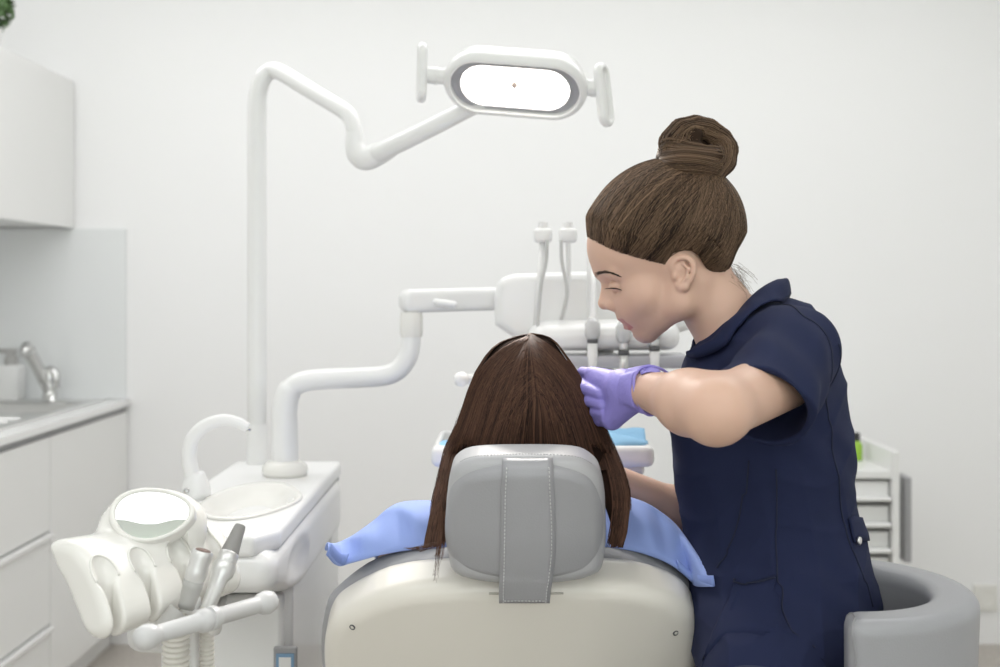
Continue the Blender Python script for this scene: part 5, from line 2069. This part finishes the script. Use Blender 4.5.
edge = np.where(sd < 0, eL(yy), eR(yy))
px2 = xp(yy) * 1.0 + (edge - xp(yy)) * s_
dd = np.minimum(hsurf(px2, yy), np.where(e_ > .70, np.interp(yy, EY, ED), 9)) - rng.random((NP_, 1)) * .0035 + .0008
dd = np.where((e_ > .70) & (yy > 445), np.minimum(np.interp(yy, EY, ED) - .003 + rng.random((NP_, 1)) ** 2.5 * .022, dd + .03), dd)
# at the edges the hair also has depth away from the viewer
PW = np.stack([(px2 - VX) * dd / F, dd, EYE - (yy - VY) * dd / F], 2)
fly = []
for k in range(150):                                # fly-away hairs along the outline
    s = -1 if k % 2 else 1
    ya, yb2 = rng.uniform(400, 480), 0
    yb2 = ya + rng.uniform(25, 70)
    q = []
    for j in range(MP):
        a = j / (MP - 1); y = ya + (yb2 - ya) * a
        x = (eL(y) if s < 0 else eR(y)) + s * rng.uniform(.8, 1.2) * (1.9 * math.sin(math.pi * a) * (.4 + (k % 7) / 6) - .5)
        q.append(at(x, y, 1.85))
    fly.append(q)
for k in range(60):                                 # loose ends lying over the chair rim
    s = rng.random()
    if k < 30 and k % 3:
        q = smooth_path([at(437 + 8 * s, 500, 1.765), at(438 + 8 * s, 530, 1.722), at(436 + 8 * s, 552, 1.695), at(434 + 8 * s, 556 + 4 * s, 1.69)], 9)
    elif k < 30:
        q = smooth_path([at(436 + 6 * s, 500, 1.76), at(439 + 4 * s, 530, 1.72), at(441 - 3 * s + 2 * rng.normal(), 548, 1.695), at(432 + 4 * s + rng.normal() * 2, 570 + 14 * s, 1.668)], 9)
    else:
        q = smooth_path([at(452, 528, 1.75), at(446, 540, 1.72), at(425 + 12 * s, 546 + rng.normal(), 1.70), at(403 + 18 * s, 548 + 4 * s, 1.695)], 9)
    idx = np.linspace(0, len(q) - 1, MP).astype(int)
    fly.append(q[idx])
PW = np.concatenate([PW, np.array(fly)])
grp = np.sin(z_[:, 0] * 37 + sd[:, 0] * 2) * .13 + np.sin(e_[:, 0] * 53) * .10
val = np.concatenate([np.clip(.36 + grp + rng.normal(size=NP_) * .2, 0, 1), np.full(150, .5), np.full(60, .6)])
rad = np.concatenate([np.full(NP_, .00078), np.full(150, .00020), np.full(60, .00032)])
sv, sf, sa3 = strands(PW, rad, val, .55)
geo, at_ = merge_np(vols + [(sv, sf, sa3)])
obj('hair', geo, 'hair_auburn', pp_, attr=at_, mats=['hair_auburn', 'hair_auburn_base'], face_mat=(np.arange(len(geo[1])) < sum(len(x[1]) for x in vols)).astype(int))

# ---- the blue drape over the patient's shoulders and front
near = smooth_path([(328, 556), (338, 566), (352, 563), (378, 556), (405, 551), (440, 548), (480, 546), (533, 545), (585, 546), (620, 549), (650, 556), (672, 566), (686, 577), (697, 586), (713, 587)], 5)
top = smooth_path([(326, 551), (336, 546), (352, 538), (372, 524), (390, 510), (410, 507), (440, 508), (480, 510), (533, 512), (585, 508), (618, 500), (640, 503), (658, 512), (680, 532), (713, 583)], 5)
n = len(top)
rows = []
for q in np.linspace(0, 1, 12):                     # from the near edge up over the shoulders
    row = []
    for k in range(n):
        en = np.clip((abs(k / (n - 1) - .5) * 2 - .82) / .18, 0, 1)
        a, b = at(*near[k], 1.815 - .06 * en), at(*top[k], 1.875 - .05 * en)
        p = a + (b - a) * q
        w = math.sin(math.pi * q)
        x = p[0]
        p[2] += .012 * w
        p[1] += .010 * w * math.sin(x * 75 + q * 3) + .004 * math.sin(x * 160 + q * 2) * w
        row.append(p)
    rows.append(row)
for q in np.linspace(0, 1, 22)[1:]:                 # and on over the chest and lap
    row = []
    for k in range(n):
        a = abs(k / (n - 1) - .5) * 2
        b = at(*top[k], 1.875 - .05 * np.clip((a - .82) / .18, 0, 1))
        y = b[1] + .58 * q
        z = b[2] + .010 * math.sin(q * 9) * (1 - a) - .150 * q ** 1.2 + .006 * math.sin(b[0] * 60 + y * 38) * a * q
        row.append((b[0] * (1 - .10 * q), y, z))
    rows.append(row)
dr_ = obj('patient_drape', sheet(np.array(rows), -.003), 'blue_drape')
tag(dr_, 'blue cloth drape over the shoulders of the patient in the chair', 'drape')
NR = np.array(rows)
ROOTLOC[dr_.name] = np.array(dr_.location)
# stitched double hem along the left end and the near right corner
e0 = np.concatenate([NR[:12, 0], NR[0, 1:8]][::1]) if False else NR[0, 0:9]
hem = np.stack([e0 + np.array([0, -.003, .001]), e0 + np.array([.003, -.004, .010]), e0 + np.array([.006, -.001, .018])])
obj('hem', sheet(hem, .003), 'blue_hem', dr_)
e1 = NR[0, -14:]
hem2 = np.stack([e1 + np.array([0, -.003, .001]), e1 + np.array([-.001, -.004, .009]), e1 + np.array([-.002, -.001, .017])])
obj('hem', sheet(hem2, .003), 'blue_hem', dr_)
